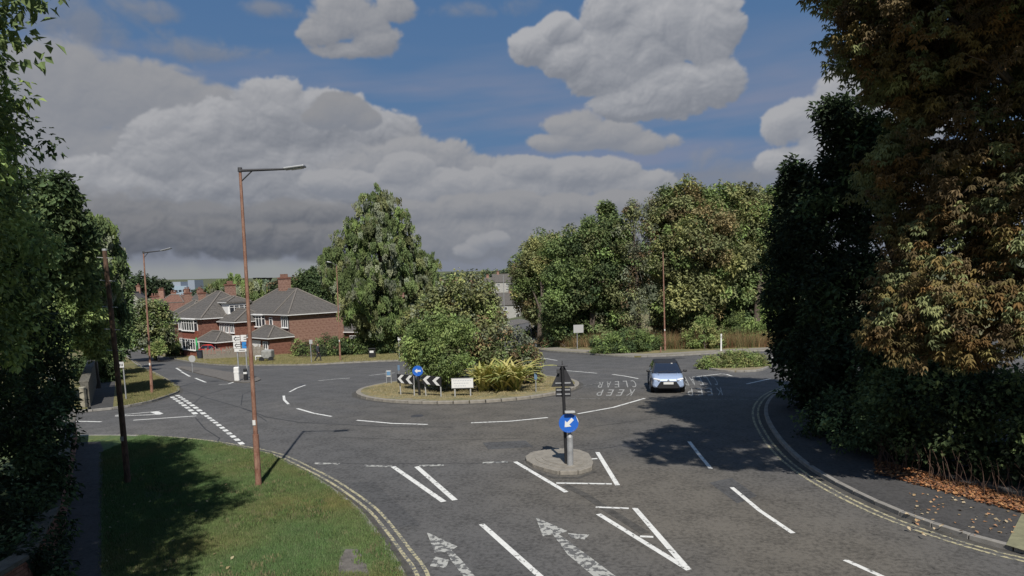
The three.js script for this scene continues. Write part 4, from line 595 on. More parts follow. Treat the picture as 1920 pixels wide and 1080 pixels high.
{ // nearer brick house
  const base = ground([547, 665], 92), h = thing('brick_house', 'red brick semi with a grey hipped roof and a plain windowless side wall', 'house', base, HT), W = 13, D = 8.2, E = 5.15;
  bb(h, 'wall', -W, 0, -1, E, -D, 0, M.brickSide); const roof = hipRoof(h, -W, 0, -D, 0, E, 8.3, -9.2, -4.4, M.slate); chimney(roof, -7.4, -D / 2, 7.2, 9.7, 1.9, .8, 5);
  add('roof_seam', [rod(V(-4.4, 8.2, -D / 2 + .2), V(-3.2, E + .12, .3), .07, .07, 6)], M.ridge, roof);
  // bays
  for (const x of [-10.6, -7.3]) bay(h, x, 2.9, [1.6, 4.15], 1.5, 4, 4.95);
  windowAt(h, -4.4, 4.15, .75, 1.1, .01, 1); windowAt(h, -1.1, 4.15, 1.5, 1.5, .01, 3);
  add('downpipe', [cyl(.05, .05, 5, -8.95, 0, .8, 8), cyl(.06, .06, 5, -.12, 0, .1, 8)], M.dkgrey, h);
  // porch and garage under a small hipped roof
  const g = bb(h, 'garage', -4.8, .1, -1, 2.35, .01, 3, M.brick); hipRoof(h, -4.8, .1, 0, 3.1, 2.4, 3.75, -3.4, -1.2, M.slate, 'garage_roof', .3);
  add('garage_door', box(2.2, 1.95, .06, -3.2, 1.0, 3.04), M.upvc, h); windowAt(h, -.9, 1.4, 1.1, 1.0, 3.01, 2); add('front_door', box(.95, 2.05, .06, -5.5, 1.05, .04), M.upvc, h); windowAt(h, -5.5, 2.5, 1.2, .5, .02, 2, 0, 0);
}
{ // house with the dormer
  const base = ground([384, 660], 96), h = thing('brick_house', 'brick house with bay windows and a white dormer set in its side roof', 'house', base, HT), W = 7.5, D = 9, E = 5.2;
  bb(h, 'wall', -W, 0, -1, E, -D, 0, M.brick); hipRoof(h, -W, 0, -D, 0, E, 8.6, -4.6, -3.2, M.slate);
  bay(h, -3.2, 3.6, [1.6, 4.2], 1.5, 5, 5.0); for (const y of [1.6, 4.2]) windowAt(h, -6.5, y, 1.1, 1.4, .01, 2);
  const r = chimney(h, -4.2, -6.4, 7, 9.4, 1.7, .8, 4);
  // side extension with lower roof and the dormer above
  bb(h, 'side_wing', 0.01, 4.6, -1, 4.6, -7.2, -2.2, M.brick); hipRoof(h, 0, 4.6, -7.2, -2.2, 4.7, 6.2, .6, 3.4, M.slate, 'wing_roof', .3);
  for (const x of [.9, 2.3, 3.7]) windowAt(h, x, 3.8, 1.05, 1.25, -2.19, 2, 0, .7);
  bb(h, 'porch', .02, 4.9, -1, 2.2, -2.15, .6, M.brick); hipRoof(h, 0, 4.9, -2.1, .7, 2.3, 3.5, 1.2, 3.6, M.slate, 'porch_roof', .3); add('garage_door', box(2.1, 1.9, .06, 3.4, .9, .64), M.upvc, h); windowAt(h, 1.1, 1.3, 1.3, 1.1, .61, 3);
  bb(h, 'dormer', -2.2, .55, 5.35, 7.0, -6.6, -3.4, M.upvc); add('dormer_roof', box(3.2, .16, 3.7, -.75, 7.08, -5), M.slate, h); windowAt(h, -5, 6.2, 2.9, 1.15, .56, 4, 1, .7); hipRoof(h, -2.2, .5, -6.6, -3.4, 7.2, 7.9, -1.2, -.4, M.slate, 'dormer_hip', .2);
}
function plainHouse(name, label, px, d, turn, W, D, E, R, o = {}) {
  const base = ground(px, d), h = thing(name, label, 'house', base, turn); const wm = o.wall ?? M.brick, rm = o.roof ?? M.slate;
  bb(h, 'wall', -W / 2, W / 2, -1.5, E, -D / 2, D / 2, wm); const r = o.gable ? gableRoof(h, -W / 2, W / 2, -D / 2, D / 2, E, R, rm, wm) : hipRoof(h, -W / 2, W / 2, -D / 2, D / 2, E, R, -W / 2 + (o.hip ?? D / 2), W / 2 - (o.hip ?? D / 2), rm);
  for (const c of o.chim ?? [0]) chimney(r, c, 0, R - .9, R + 1.1, 1.2, .7, 3);
  const n = o.nw ?? 3, rows = E > 4 ? [1.4, 4] : [1.4]; for (const y of rows) for (let i = 0; i < n; i++) windowAt(h, -W / 2 + W * (i + .5) / n, y, 1.5, 1.3, D / 2 + .01, 3); if (o.side) for (const y of rows) windowAt(h, 0, y, 1.3, 1.3, W / 2 + .01, 2, 1);
  return h;
}
plainHouse('bungalow', 'low brick outbuilding with a grey hipped roof under the birch', [690, 655], 101, -.35, 8.5, 6.5, 2.6, 4.6, { chim: [-1.2], nw: 3, hip: 3 });
plainHouse('brick_house', 'red brick house glimpsed between the nearer house and the birch', [668, 650], 116, -.723, 8, 7, 4.9, 7, { wall: M.brickRed, chim: [], side: 1 });
plainHouse('brick_house', 'red brick house half hidden behind the birch trunk', [742, 655], 112, -.35, 7, 7, 4.6, 7, { wall: M.brickRed, chim: [2], side: 1, nw: 2 });
plainHouse('brick_house', 'red roofed house behind the dormer house', [372, 640], 118, -.723, 9, 8, 5, 8.3, { roof: M.slate, chim: [-2.5, 2.5] });
plainHouse('brick_house', 'brick house with clay gable roof next down the lane', [338, 640], 125, .75, 9, 8, 5, 8.3, { roof: M.clay, gable: 1, chim: [-3.5], side: 1 });
plainHouse('brick_house', 'brick and white house with a grey roof at the foot of the lane', [238, 640], 150, -.55, 9, 8, 5, 8.8, { gable: 1, chim: [], wall: M.brickRed, side: 1 });
plainHouse('white_house', 'white gabled house rising over the lane', [262, 600], 150, -1.25, 9, 7.5, 7.2, 11.6, { gable: 1, wall: M.render, chim: [-2], side: 1 });
plainHouse('brick_house', 'low grey roofed house farther down the valley beside the white gable', [300, 600], 190, -.5, 13, 8, 4, 7.4, { chim: [2] });
[[330, 585, 170, 0], [352, 580, 185, .5], [338, 572, 230, -.4], [366, 570, 210, .4], [312, 568, 240, .2], [388, 572, 175, -.7], [282, 572, 250, .3]].forEach(([x, y, d, t], i) => plainHouse('terraced_house', ['clay roofed terrace roof just above the dormer house ridge', 'clay roof with two chimneys in the valley', 'small far clay roof under the blue works', 'far clay roof beside the chimney stack', 'far grey roof among the valley roofs', 'grey roof rising behind the dormer house chimney', 'far grey roof over the garden tree'][i], [x, y], d, t, 10, 8, 7.5, 11.5, { roof: [M.clay, M.clay, M.clay, M.clay, M.slate, M.slate, M.slate][i], gable: i % 2, chim: [-3, 3] }));
[[785, 545, 330, .2], [812, 545, 340, .1], [842, 545, 350, -.1], [868, 545, 330, .3], [900, 545, 360, 0], [938, 560, 260, .4], [948, 530, 380, .2]].forEach(([x, y, d, t], i) => plainHouse('terraced_house', ['far red roof just right of the birch crown', 'far red roof second along the skyline terrace', 'far red roof in the middle of the skyline terrace', 'far red roof over the slender tree', 'far pale walled house at the end of the skyline terrace', 'pale house by the road behind the island', 'small pale house on the rise near the ochre tree'][i], [x, y], d, t, 14, 9, 5.5, 9.5, { roof: i < 4 ? M.clay : M.slate, wall: i < 4 ? M.brickRed : M.render, gable: 1, chim: [-4, 4] }));
{ // works and masts on the skyline
  const b = A(340, 552, 520), w = thing('works_building', 'long pale blue industrial building on the skyline', 'building', V(b.x, b.y, b.z), -.1), cb = std(C(.30, .38, .46)), cw = std(C(.6, .63, .66));
  bb(w, 'wall', -11, 9, -8, 6, -8, 8, cb); bb(w, 'end_block', -11.5, -7, -8, 8, -7.9, 8.2, cw); bb(w, 'roof_plant', -5, 3, 6, 9, -5, 5, std(C(.28, .31, .36))); bb(w, 'low_wing', 9.01, 14, -8, 10, -6, 6, std(C(.26, .3, .36))); for (let i = 0; i < 5; i++) add('window_band', box(2.2, 1.4, .1, -5 + i * 3, 2.6, 8.06), M.pane, w);
  const m = thing('radio_mast', 'thin grey mast on the skyline beside the blue works', 'mast', A(367, 555, 540)); add('mast', [rod(V(0, -10, 0), V(0, 12, 0), .5, .2, 6), box(1.2, 3, 1.2, 0, 8, 0)], M.galv, m);
  for (let i = 0; i < 3; i++) { const t = thing('roof_cowl', ['dark funnel cowl, first of three on the far skyline', 'dark funnel cowl, middle one of three on the far skyline', 'dark funnel cowl, last of three on the far skyline'][i], 'cowl', A(481 + i * 12, 530, 500)); add('cowl', [new THREE.CylinderGeometry(2.4, .5, 3.2, 10).translate(0, 1.8, 0)], M.black, t); add('stem', cyl(.6, .4, 6, 0, -6, 0, 8), M.galv, t); }
}

// ---------------------------------------------------------------- street furniture
const dOf = (p) => -p.z;
function lampColumn(label, foot, head, armTo, tipTo, h0 = .12, rTop = .042, rBase = .068, group = 'rust red lamp columns') {
  const base = P(...foot, h0), D = dOf(base), top = A(...head, D), t = thing('lamp_column', label, 'street lamp', base, 0, group), L = (p) => rel(p, base);
  const k = base.clone().lerp(top, .17); add('base_shaft', rod(V(0, -.1, 0), L(k), rBase * 1.4, rBase * 1.35, 14), M.rust, t); add('column', rod(L(k), L(top), rBase, rTop, 14), M.rust, t);
  add('access_door', rbox(.09, .5, .03, .01, L(k).x * .5, L(k).y * .5, rBase * 1.3), M.rust, t);
  add('number_plate', rbox(.09, .16, .01, .003, L(base.clone().lerp(top, .21)).x, L(base.clone().lerp(top, .21)).y, rBase + .012), M.signWhite, t); if (armTo) { const a = A(...armTo, D - .1), b = A(...tipTo, D - .2); add('bracket_arm', [rod(L(top).add(V(0, -.03, 0)), L(a), .042, .03, 8), rod(L(top).add(V(0, -.35, 0)), L(top.clone().lerp(a, .3)), .02, .02, 6)], M.dkgrey, t); const c = a.clone().lerp(b, .5); const lamp = add('lantern', [rbox(a.distanceTo(b) * 1.05, .07, .3, .03)], M.steel, t); lamp.position.copy(L(c)); lamp.rotation.z = Math.atan2(b.y - a.y, b.x - a.x); const lens = add('lamp_lens', box(a.distanceTo(b) * .6, .02, .2, .06, -.045, 0), M.signWhite, lamp); add('cap', cyl(.07, .06, .12, L(top).x, L(top).y - .06, L(top).z), M.dkgrey, t); }
  return t;
}
lampColumn('tall rust red lamp column on the sunlit lawn by the yellow lines', [485, 911], [450, 318], [535, 317], [570, 311]);
lampColumn('rust red lamp column on the dry grass corner by the side road', [285, 737], [269, 473], [303, 470], [320, 465]);
lampColumn('rust red lamp column on the strip before the brick house side wall', [638, 676], [631, 497], [621, 492], [613, 491]);
lampColumn('rust red column standing against the yellowing wood', [1247, 657], [1243, 472]);
{ // telegraph pole
  const base = P(240, 906, .12), D = dOf(base), top = A(196, 470, D), t = thing('telegraph_pole', 'dark timber pole with step irons standing on the shaded lawn', 'pole', base), L = (f) => rel(base.clone().lerp(top, f), base);
  add('pole', bentTube([V(0, -.2, 0), L(.4).add(V(.02, 0, 0)), L(1)], .098, .066, 14, 20), M.timber, t); add('pole_cap', cyl(.075, .07, .06, L(1).x, L(1).y, L(1).z), M.galv, t);
  for (const f of [.97, .875, .765, .67, .58]) { const p = L(f); add('step_iron', rod(p.clone().add(V(-.24, .02, .02)), p.clone().add(V(.24, -.02, .02)), .014, .014, 6), M.galv, t); }
  add('pole_plate', box(.1, .14, .02, L(.2).x, L(.2).y, L(.2).z + .1), M.galv, t);
}
const disc = (r, th = .02, s = 40) => new THREE.CylinderGeometry(r, r, th, s).rotateX(Math.PI / 2);
const ring = (r0, r1, th) => { const s = new THREE.Shape(); s.absarc(0, 0, r1, 0, 7); const h = new THREE.Path(); h.absarc(0, 0, r0, 0, 7, true); s.holes.push(h); return new THREE.ExtrudeGeometry(s, { depth: th, bevelEnabled: false, curveSegments: 32 }); };
const arrowGeo = (r, th) => { const s = new THREE.Shape(); s.moveTo(-.62 * r, 0); s.lineTo(-.08 * r, .46 * r); s.lineTo(-.08 * r, .17 * r); s.lineTo(.62 * r, .17 * r); s.lineTo(.62 * r, -.17 * r); s.lineTo(-.08 * r, -.17 * r); s.lineTo(-.08 * r, -.46 * r); s.closePath(); return new THREE.ExtrudeGeometry(s, { depth: th, bevelEnabled: false }); };
function roundel(p, x, y, z, r, ang) { const f = add('sign_face', disc(r), M.blue, p); f.position.set(x, y, z); add('sign_rim', ring(r * .9, r, .006).translate(0, 0, .0105), M.signWhite, f); const a = add('white_arrow', arrowGeo(r * .95, .006).rotateZ(ang).translate(0, 0, .0105), M.signWhite, f); return f; }
{ // sign post on the small island
  const base = P(1062, 869, .15), D = dOf(base), k = D / FOCAL, top = A(1054, 676, D), t = thing('warning_sign_post', 'black post carrying the back of a triangular warning sign and a plate', 'sign post', base), lt = rel(top, base), f = (y) => lt.clone().multiplyScalar(y / lt.y), H = lt.y;
  add('post', rod(V(0, -.05, 0), f(H * .93), .058, .05, 14), M.black, t); add('finial', [rod(f(H * .93), f(H * 1.0), .03, .012, 8), rbox(.34, .05, .08, .02, f(H * .95).x, H * .95, 0), rbox(.1, .16, .08, .02, f(H * .93).x - .14, H * .9, 0)], M.dkgrey, t);
  const s = new THREE.Shape(); const R = .37; s.moveTo(-R, 0); s.lineTo(R, 0); s.lineTo(.03, .68); s.lineTo(-.03, .68); s.closePath(); const tri = new THREE.ExtrudeGeometry(s, { depth: .02, bevelEnabled: true, bevelSize: .015, bevelThickness: .005, bevelSegments: 2 });
  add('triangle_plate', tri.translate(f(2.65).x, H - .86, -.1), M.signBack, t); add('name_plate', rbox(.5, .3, .02, .008, f(2.4).x, H - 1.06, -.09), M.signBack, t); add('fixing_rail', [box(.5, .04, .03, f(2.6).x, H - .75, -.07), box(.44, .04, .03, f(2.4).x, H - .98, -.07), box(.44, .04, .03, f(2.4).x, H - 1.12, -.07)], M.galv, t);
  const b2 = P(1069, 870, .15), y0 = 1.0, u = thing('keep_left_sign', 'blue round sign with a white arrow pointing down, on a stout grey post', 'road sign', b2.clone().add(V(0, 0, .04))), cy = rel(A(1065, 790, D), b2);
  add('post', [cyl(.105, .105, .95, 0, -.03, 0, 18), cyl(.105, .05, .12, 0, .92, 0, 18), cyl(.045, .045, .6, 0, 1.0, 0, 12)], M.galv, u); roundel(u, cy.x, cy.y, .14, 18.5 * k, Math.PI * .25);
  add('lamp_hood', [rbox(.34, .07, .22, .03, cy.x + .04, cy.y + .37, .2), box(.05, .3, .05, cy.x, cy.y + .2, .06)], M.signGrey, u);
}
{ // on the central island
  const at = (px, py) => { const p = P(px, py, .16); return p; };
  const rs = at(787, 741), D = dOf(rs), k = D / FOCAL, t = thing('turn_left_sign', 'blue round sign with a white arrow pointing to one side on a black post', 'road sign', rs), c = rel(A(783.5, 695, D), rs);
  add('post', rod(V(0, -.05, 0), V(c.x, c.y, 0), .07, .06, 12), M.black, t); roundel(t, c.x, c.y, .09, 10 * k, 0);
  const board = (label, foot0, foot1, tl, br, n, tilt) => { const a = at(...foot0), b = at(...foot1), Dd = (dOf(a) + dOf(b)) / 2, g = thing('chevron_board', label, 'road sign', a, 0, 'black and white chevron boards on the island'), p0 = rel(A(tl[0], tl[1], dOf(a)), a), p1 = rel(A(br[0], br[1], dOf(b)), a), w = Math.hypot(p1.x - p0.x, p1.z - p0.z), h = .50; const pn = new THREE.Group(); pn.name = 'panel'; const yc = (p0.y + p1.y) / 2;
    const m = add('board', rbox(w, h, .03, .008), M.black, g); m.position.set((p0.x + p1.x) / 2, yc, (p0.z + p1.z) / 2 + .08); m.rotation.y = Math.atan2(-(p1.z - p0.z), p1.x - p0.x); m.rotation.z = tilt;
    for (let i = 0; i < n; i++) { const s = new THREE.Shape(), cw = w / n; s.moveTo(-.42 * cw, 0); s.lineTo(.02 * cw, h * .46); s.lineTo(.38 * cw, h * .46); s.lineTo(-.06 * cw, 0); s.lineTo(.38 * cw, -h * .46); s.lineTo(.02 * cw, -h * .46); s.closePath(); add('chevron', new THREE.ExtrudeGeometry(s, { depth: .005, bevelEnabled: false }).translate(-w / 2 + cw * (i + .5), 0, .0155), M.signWhite, m); }
    add('post', rod(V(p0.x + .15, -.05, 0), V(p0.x + .1, yc + .2, 0), .035, .035, 8), M.signGrey, g); const q = rel(b, a); add('post', rod(q.clone().add(V(0, -.05, 0)), V(q.x, yc + .2, q.z), .035, .035, 8), M.signGrey, g); return g; };
  board('chevron board with two white chevrons on the side of the blue sign towards the houses', [750, 740], [777, 742], [745, 703], [776, 718], 2, -.01); board('tilted chevron board with two white chevrons beside the white notice', [799, 742], [827, 744], [792, 704], [828, 722], 2, -.05);
  const nb = at(867, 743), D2 = dOf(nb), k2 = D2 / FOCAL, n = thing('notice_board', 'white notice board on two short posts before the yellow spiky plant', 'sign', nb), cc = rel(A(867, 718, D2), nb), w = 41 * k2, h = 18 * k2;
  add('panel', rbox(w, h, .04, .01, cc.x, cc.y, .05), M.signWhite, n); add('frame', [box(w + .03, .03, .05, cc.x, cc.y + h / 2, .05), box(w + .03, .03, .05, cc.x, cc.y - h / 2, .05)], M.signGrey, n); for (const s of [-1, 1]) add('post', cyl(.04, .04, cc.y + .2, cc.x + s * w * .36, -.05, 0, 8), M.signGrey, n);
  for (let i = 0; i < 3; i++) add('lettering', [...Array(11 - i * 2)].map((_, j) => box(w * .045, .05, .004, cc.x - w * .4 + w * .03 * i + w * .078 * j, cc.y + .14 - i * .14, .072)), std(C(.45, .47, .5)), n);
  const marker = (label, a, b, c, mat) => { const p = P(...a, .16), Dm = dOf(p), q = thing('marker_post', label, 'post', p), tt = rel(A(a[0], c, Dm), p), ww = (b - a[0]) * Dm / FOCAL; add('post', cyl(.03, .03, tt.y, 0, -.05, 0, 8), mat, q); if (ww > .1) { add('post', cyl(.03, .03, tt.y + .05, ww, -.05, 0, 8), mat, q); add('rail', [box(ww, .05, .03, ww / 2, tt.y - .06, 0), box(ww, .05, .03, ww / 2, tt.y * .55, 0)], M.signWhite, q); add('small_plate', rbox(ww * .7, tt.y * .3, .02, .005, ww / 2, tt.y * .76, .01), std(C(.12, .25, .42)), q); } else add('small_plate', rbox(.16, .4, .03, .01, 0, tt.y - .22, .03), std(C(.12, .2, .30)), q); return q; };
  marker('pale twin post frame on the island edge towards the houses', [725, 719], 734, 694, M.galv); marker('thin grey marker post with a narrow plate at the far end of the island', [1005, 735], 1005, 697, M.galv); marker('small pale post half hidden behind the twin post frame', [748, 700], 748, 684, M.galv);
}
function postSign(name, label, foot, tl, br, o = {}) { const b = P(...foot, o.h ?? .12), D = dOf(b), k = D / FOCAL, t = thing(name, label, o.cat ?? 'sign', b, o.turn ?? 0, o.group), c = rel(A((tl[0] + br[0]) / 2, (tl[1] + br[1]) / 2, D), b), w = (br[0] - tl[0]) * k, h = (br[1] - tl[1]) * k; add('panel', o.disc ? disc(w / 2, .03).translate(c.x, c.y, .05) : rbox(w, h, .03, .01, c.x, c.y, .05), o.mat ?? M.signWhite, t); for (const x of o.posts ?? [0]) add('post', cyl(.04, .035, c.y + h * .4, c.x * (o.posts ? 1 : .5) + x * w, -.05, 0, 8), o.pm ?? M.galv, t); if (o.more) o.more(t, c, w, h); return t; }
postSign('blank_sign', 'pale sign panel seen from behind on a post in the weeds before the wood', [1080, 655], [1075, 609], [1094, 624], { mat: M.signGrey, turn: .1 });
postSign('street_sign', 'small white street name plate on two thin posts in the shade of the corner', [229, 750], [218, 678], [233, 690], { posts: [-.35, .35], more: (t, c, w, h) => { add('lettering', [...Array(5)].map((_, i) => box(w * .1, h * .45, .004, c.x - w * .34 + i * w * .17, c.y, .068)), M.black, t); add('border', [box(w, .025, .004, c.x, c.y + h * .45, .068), box(w, .025, .004, c.x, c.y - h * .45, .068)], M.black, t); } });
postSign('round_sign', 'grey back of a round sign on the end of the splitter island', [360, 697], [354, 665], [367, 680], { disc: 1, mat: M.signGrey, h: .07 });
{ // direction sign of stacked panels
  const b = P(450, 713, .07), D = dOf(b), k = D / FOCAL, t = thing('direction_sign', 'stacked white direction signs with a blue panel behind the tall lamp column', 'road sign', b), L = (x, y) => rel(A(x, y, D), b);
  for (const x of [443, 459]) { const p = L(x, 632); add('post', cyl(.055, .05, p.y, p.x, -.05, 0, 10), M.galv, t); }
  const pan = (x0, x1, y0, y1, mat, lines) => { const a = L(x0, y0), c = L(x1, y1), w = c.x - a.x, h = a.y - c.y, m = add('panel', rbox(w, h, .03, .008, (a.x + c.x) / 2, (a.y + c.y) / 2, .08), mat, t); if (lines) add('lettering', [...Array(lines)].map((_, i) => box(w * .5, .05, .004, (a.x + c.x) / 2 + .12, a.y - h * (i + 1) / (lines + 1), .098)), M.black, m); return [a, c]; };
  const chev = (a, c) => { const h = (a.y - c.y) * .3, y = (a.y + c.y) / 2, x = a.x + .12; add('arrow_mark', [rod(V(x, y, .1), V(x + h, y + h, .1), .03, .03, 5), rod(V(x, y, .1), V(x + h, y - h, .1), .03, .03, 5)], M.black, t); };
  chev(...pan(436, 451, 629, 641, M.signWhite, 2)); pan(451.5, 463, 628, 640, M.signWhite, 2); chev(...pan(438, 452, 642, 653, M.signWhite, 2)); pan(454, 463, 641, 653, std(C(.03, .22, .55)), 1); pan(440, 463, 654, 659, M.signWhite, 1);
}
function bollard(label, foot, top, r, mat) { const b = P(...foot, .07), D = dOf(b), h = A(foot[0], top, D).y - b.y, t = thing('bollard', label, 'bollard', b); add('shell', [rbox(r * 2, h, r * 1.6, r * .5, 0, h / 2 - .03, 0)], mat, t); add('band', rbox(r * 2.04, h * .2, r * 1.66, r * .3, 0, h * .6, 0), M.signWhite, t); return t; }
bollard('pale illuminated bollard at the foot of the direction sign', [445, 714], 687, .2, M.signWhite); bollard('dark bollard beside the pale one below the direction sign', [461, 713], 690, .13, M.black);
postSign('small_sign', 'small square sign on a thin post before the brick side wall', [583, 681], [580, 637], [586, 645], { mat: M.signGrey });
postSign('small_sign', 'thin pale post with a small cap plate near the birch on the strip', [748, 673], [746, 632], [751, 638], { mat: M.signWhite });
{ const b = P(1352, 658, .12), t = thing('marker_post', 'slim white marker post in the weeds by the yellow green bush', 'post', b), h = A(1352, 626, dOf(b)).y - b.y; add('post', rbox(.13, h, .06, .02, 0, h / 2, 0), M.signWhite, t); add('reflector', box(.09, .2, .01, 0, h * .82, .035), M.signGrey, t); }
{ const b = P(1172, 652, .12), t = thing('marker_post', 'rusty stub of a post at the end of the low green bush', 'post', P(1245, 660, .12)); add('post', rbox(.1, .5, .1, .02, -.35, .25, .3), M.rust, t); }
{ // litter bin and wheelie bin
  const b = P(698.5, 671, .12), k = dOf(b) / FOCAL, t = thing('litter_bin', 'black litter bin with a pale label on the strip beneath the birch', 'litter bin', b), w = 12 * k, h = 18 * k; add('body', rbox(w, h * .82, w, .05, 0, h * .41, 0), M.black, t); add('hood', [rbox(w * 1.06, h * .06, w * 1.06, .03, 0, h * .98, 0), box(w * .08, h * .16, w * .9, -w * .46, h * .88, 0), box(w * .08, h * .16, w * .9, w * .46, h * .88, 0)], M.black, t); add('label_plate', box(w * .6, h * .22, .01, 0, h * .68, w / 2 + .008), M.signWhite, t);
  const wb = P(375.5, 673, .12), q = thing('wheelie_bin', 'dark wheelie bin at the end of the picket fence', 'bin', wb), body = new THREE.CylinderGeometry(.42, .34, .95, 4, 1).rotateY(Math.PI / 4).translate(0, .55, 0); add('body', body, std(C(.03, .035, .05)), q); add('lid', rbox(.66, .07, .7, .03, 0, 1.06, .02), std(C(.03, .035, .05)), q); for (const s of [-1, 1]) add('wheel', new THREE.CylinderGeometry(.1, .1, .05, 12).rotateZ(Math.PI / 2).translate(s * .28, .1, -.3), M.black, q);
}
{ // picket fence, one board each
  const a = P(381, 674, .12), b = P(497, 668, .12), t = thing('picket_fence', 'weathered grey board fence before the dormer house', 'fence', a), n = 56, w = a.distanceTo(b) / n, yaw = Math.atan2(-(b.z - a.z), b.x - a.x), gs = [1.12, 1.06, 1.18].map(h => flat(rbox(w * .86, h, .025, .006, 0, h / 2, 0)));
  for (let i = 0; i < n; i++) { const p = a.clone().lerp(b, (i + .5) / n); p.y = T(p.x, p.z) + .14; const m = new THREE.Mesh(gs[i % 3], M.fence); m.name = 'board'; m.position.copy(rel(p, a)); m.rotation.y = yaw + rr(-.03, .03); m.rotation.z = rr(-.015, .015); m.scale.y = rr(.95, 1.3); m.castShadow = m.receiveShadow = true; t.add(m); }
  const q = rel(b, a); q.y = T(b.x, b.z) - T(a.x, a.z); for (const y of [.35, .85]) add('rail', rod(V(0, y, 0).add(V(0, 0, -.06)), q.clone().add(V(0, y, -.06)), .035, .035, 5), M.fence, t);
}
const hedgeRow = (label, pts, r, o = {}) => { const base = pts[0].clone(), bl = []; for (let i = 0; i < pts.length - 1; i++) { const n = Math.max(1, Math.round(pts[i].distanceTo(pts[i + 1]) / (r[0] * 1.1))); for (let k = 0; k < n; k++) { const c = pts[i].clone().lerp(pts[i + 1], (k + .5) / n); c.y = T(c.x, c.z) + r[1] * .9; bl.push({ c, r: [r[0], r[1], r[0]] }); } } return plant('hedge', label, 'hedge', base, bl, { geo: CL.bush, pal: [G.mid, G.fresh, G.deep], dens: 1, ls: 1.25, trunk: .05, limbs: 3, crown: 'foliage', ...o }); };
hedgeRow('clipped green hedge along the lane side of the dormer house garden', [P(326, 668, .12), P(375, 663, .12), P(430, 659, .12)], [1.2, 1.1], { pal: [G.mid, G.fresh, G.mid] });
hedgeRow('dark leafy hedge behind the litter bin under the birch', [P(606, 668, .12), P(650, 666, .12), P(705, 663, .12), P(742, 662, .12)], [1.5, 1.15], { pal: [G.deep, G.mid, G.deep, G.fresh] });
hedgeRow('small bright shrub at the corner of the brick garage', [P(556, 668, .12), P(572, 668, .12)], [.8, .95], { pal: [G.fresh, G.light, G.brown] });
{ // gate pillar and garden railings
  const b = P(316, 668, .12), t = thing('gate_pillar', 'pale brick gate pillar at the lane end of the hedge', 'pillar', b); add('pillar', box(.6, 1.4, .6, 0, .7, 0), M.brickSide, t); add('cap', box(.74, .1, .74, 0, 1.45, 0), M.signGrey, t);
  const r0 = P(560, 671, .12), r1 = P(612, 670, .12), r = thing('railing', 'low dark railing along the side wall garden', 'railing', r0), q = rel(r1, r0), n = 26; add('bars', [...Array(n)].map((_, i) => { const p = q.clone().multiplyScalar(i / (n - 1)); return rod(p, p.clone().add(V(0, 1.5, 0)), .015, .015, 5); }), M.black, r); add('rails', [rod(V(0, 1.4, 0), q.clone().add(V(0, 1.4, 0)), .02, .02, 5), rod(V(0, .2, 0), q.clone().add(V(0, .2, 0)), .02, .02, 5)], M.black, r);
  const gp = P(371, 672, .12), g = thing('banner_post', 'slim bright green flag post rising behind the wheelie bin', 'post', gp), gh = A(371, 632, dOf(gp)).y - gp.y; add('post', cyl(.05, .05, gh, 0, 0, 0, 8), std(C(.05, .4, .12)), g); add('flag', rbox(.2, .9, .02, .005, 0, gh - .6, .05), std(C(.04, .42, .13)), g);
  const tr = P(486, 676, .12), k = dOf(tr) / FOCAL, z = thing('garden_bench', 'pale low bench on the grass beside the covered trailer', 'bench', tr), bw = 13 * k; add('seat', rbox(bw, .1, .45, .03, 0, .5, 0), M.signWhite, z); for (const s of [-1, 1]) add('leg', box(.09, .5, .4, s * bw * .42, .23, 0), M.signWhite, z);
  const cv = P(503, 677, .12), u = thing('covered_trailer', 'small trailer under a grey cover on the dry strip', 'trailer', cv); add('cover', rbox(19 * k, .95, 1.2, .16, 0, .75, 0), std(C(.33, .33, .31), { map: TX.concrete }), u); for (const s of [-1, 1]) add('wheel', new THREE.CylinderGeometry(.27, .27, .14, 16).rotateX(Math.PI / 2).translate(s * .5, .27, .6), M.black, u); add('tow_bar', rod(V(-.6, .4, .3), V(-1.3, .35, .3), .03, .03, 6), M.galv, u);
}
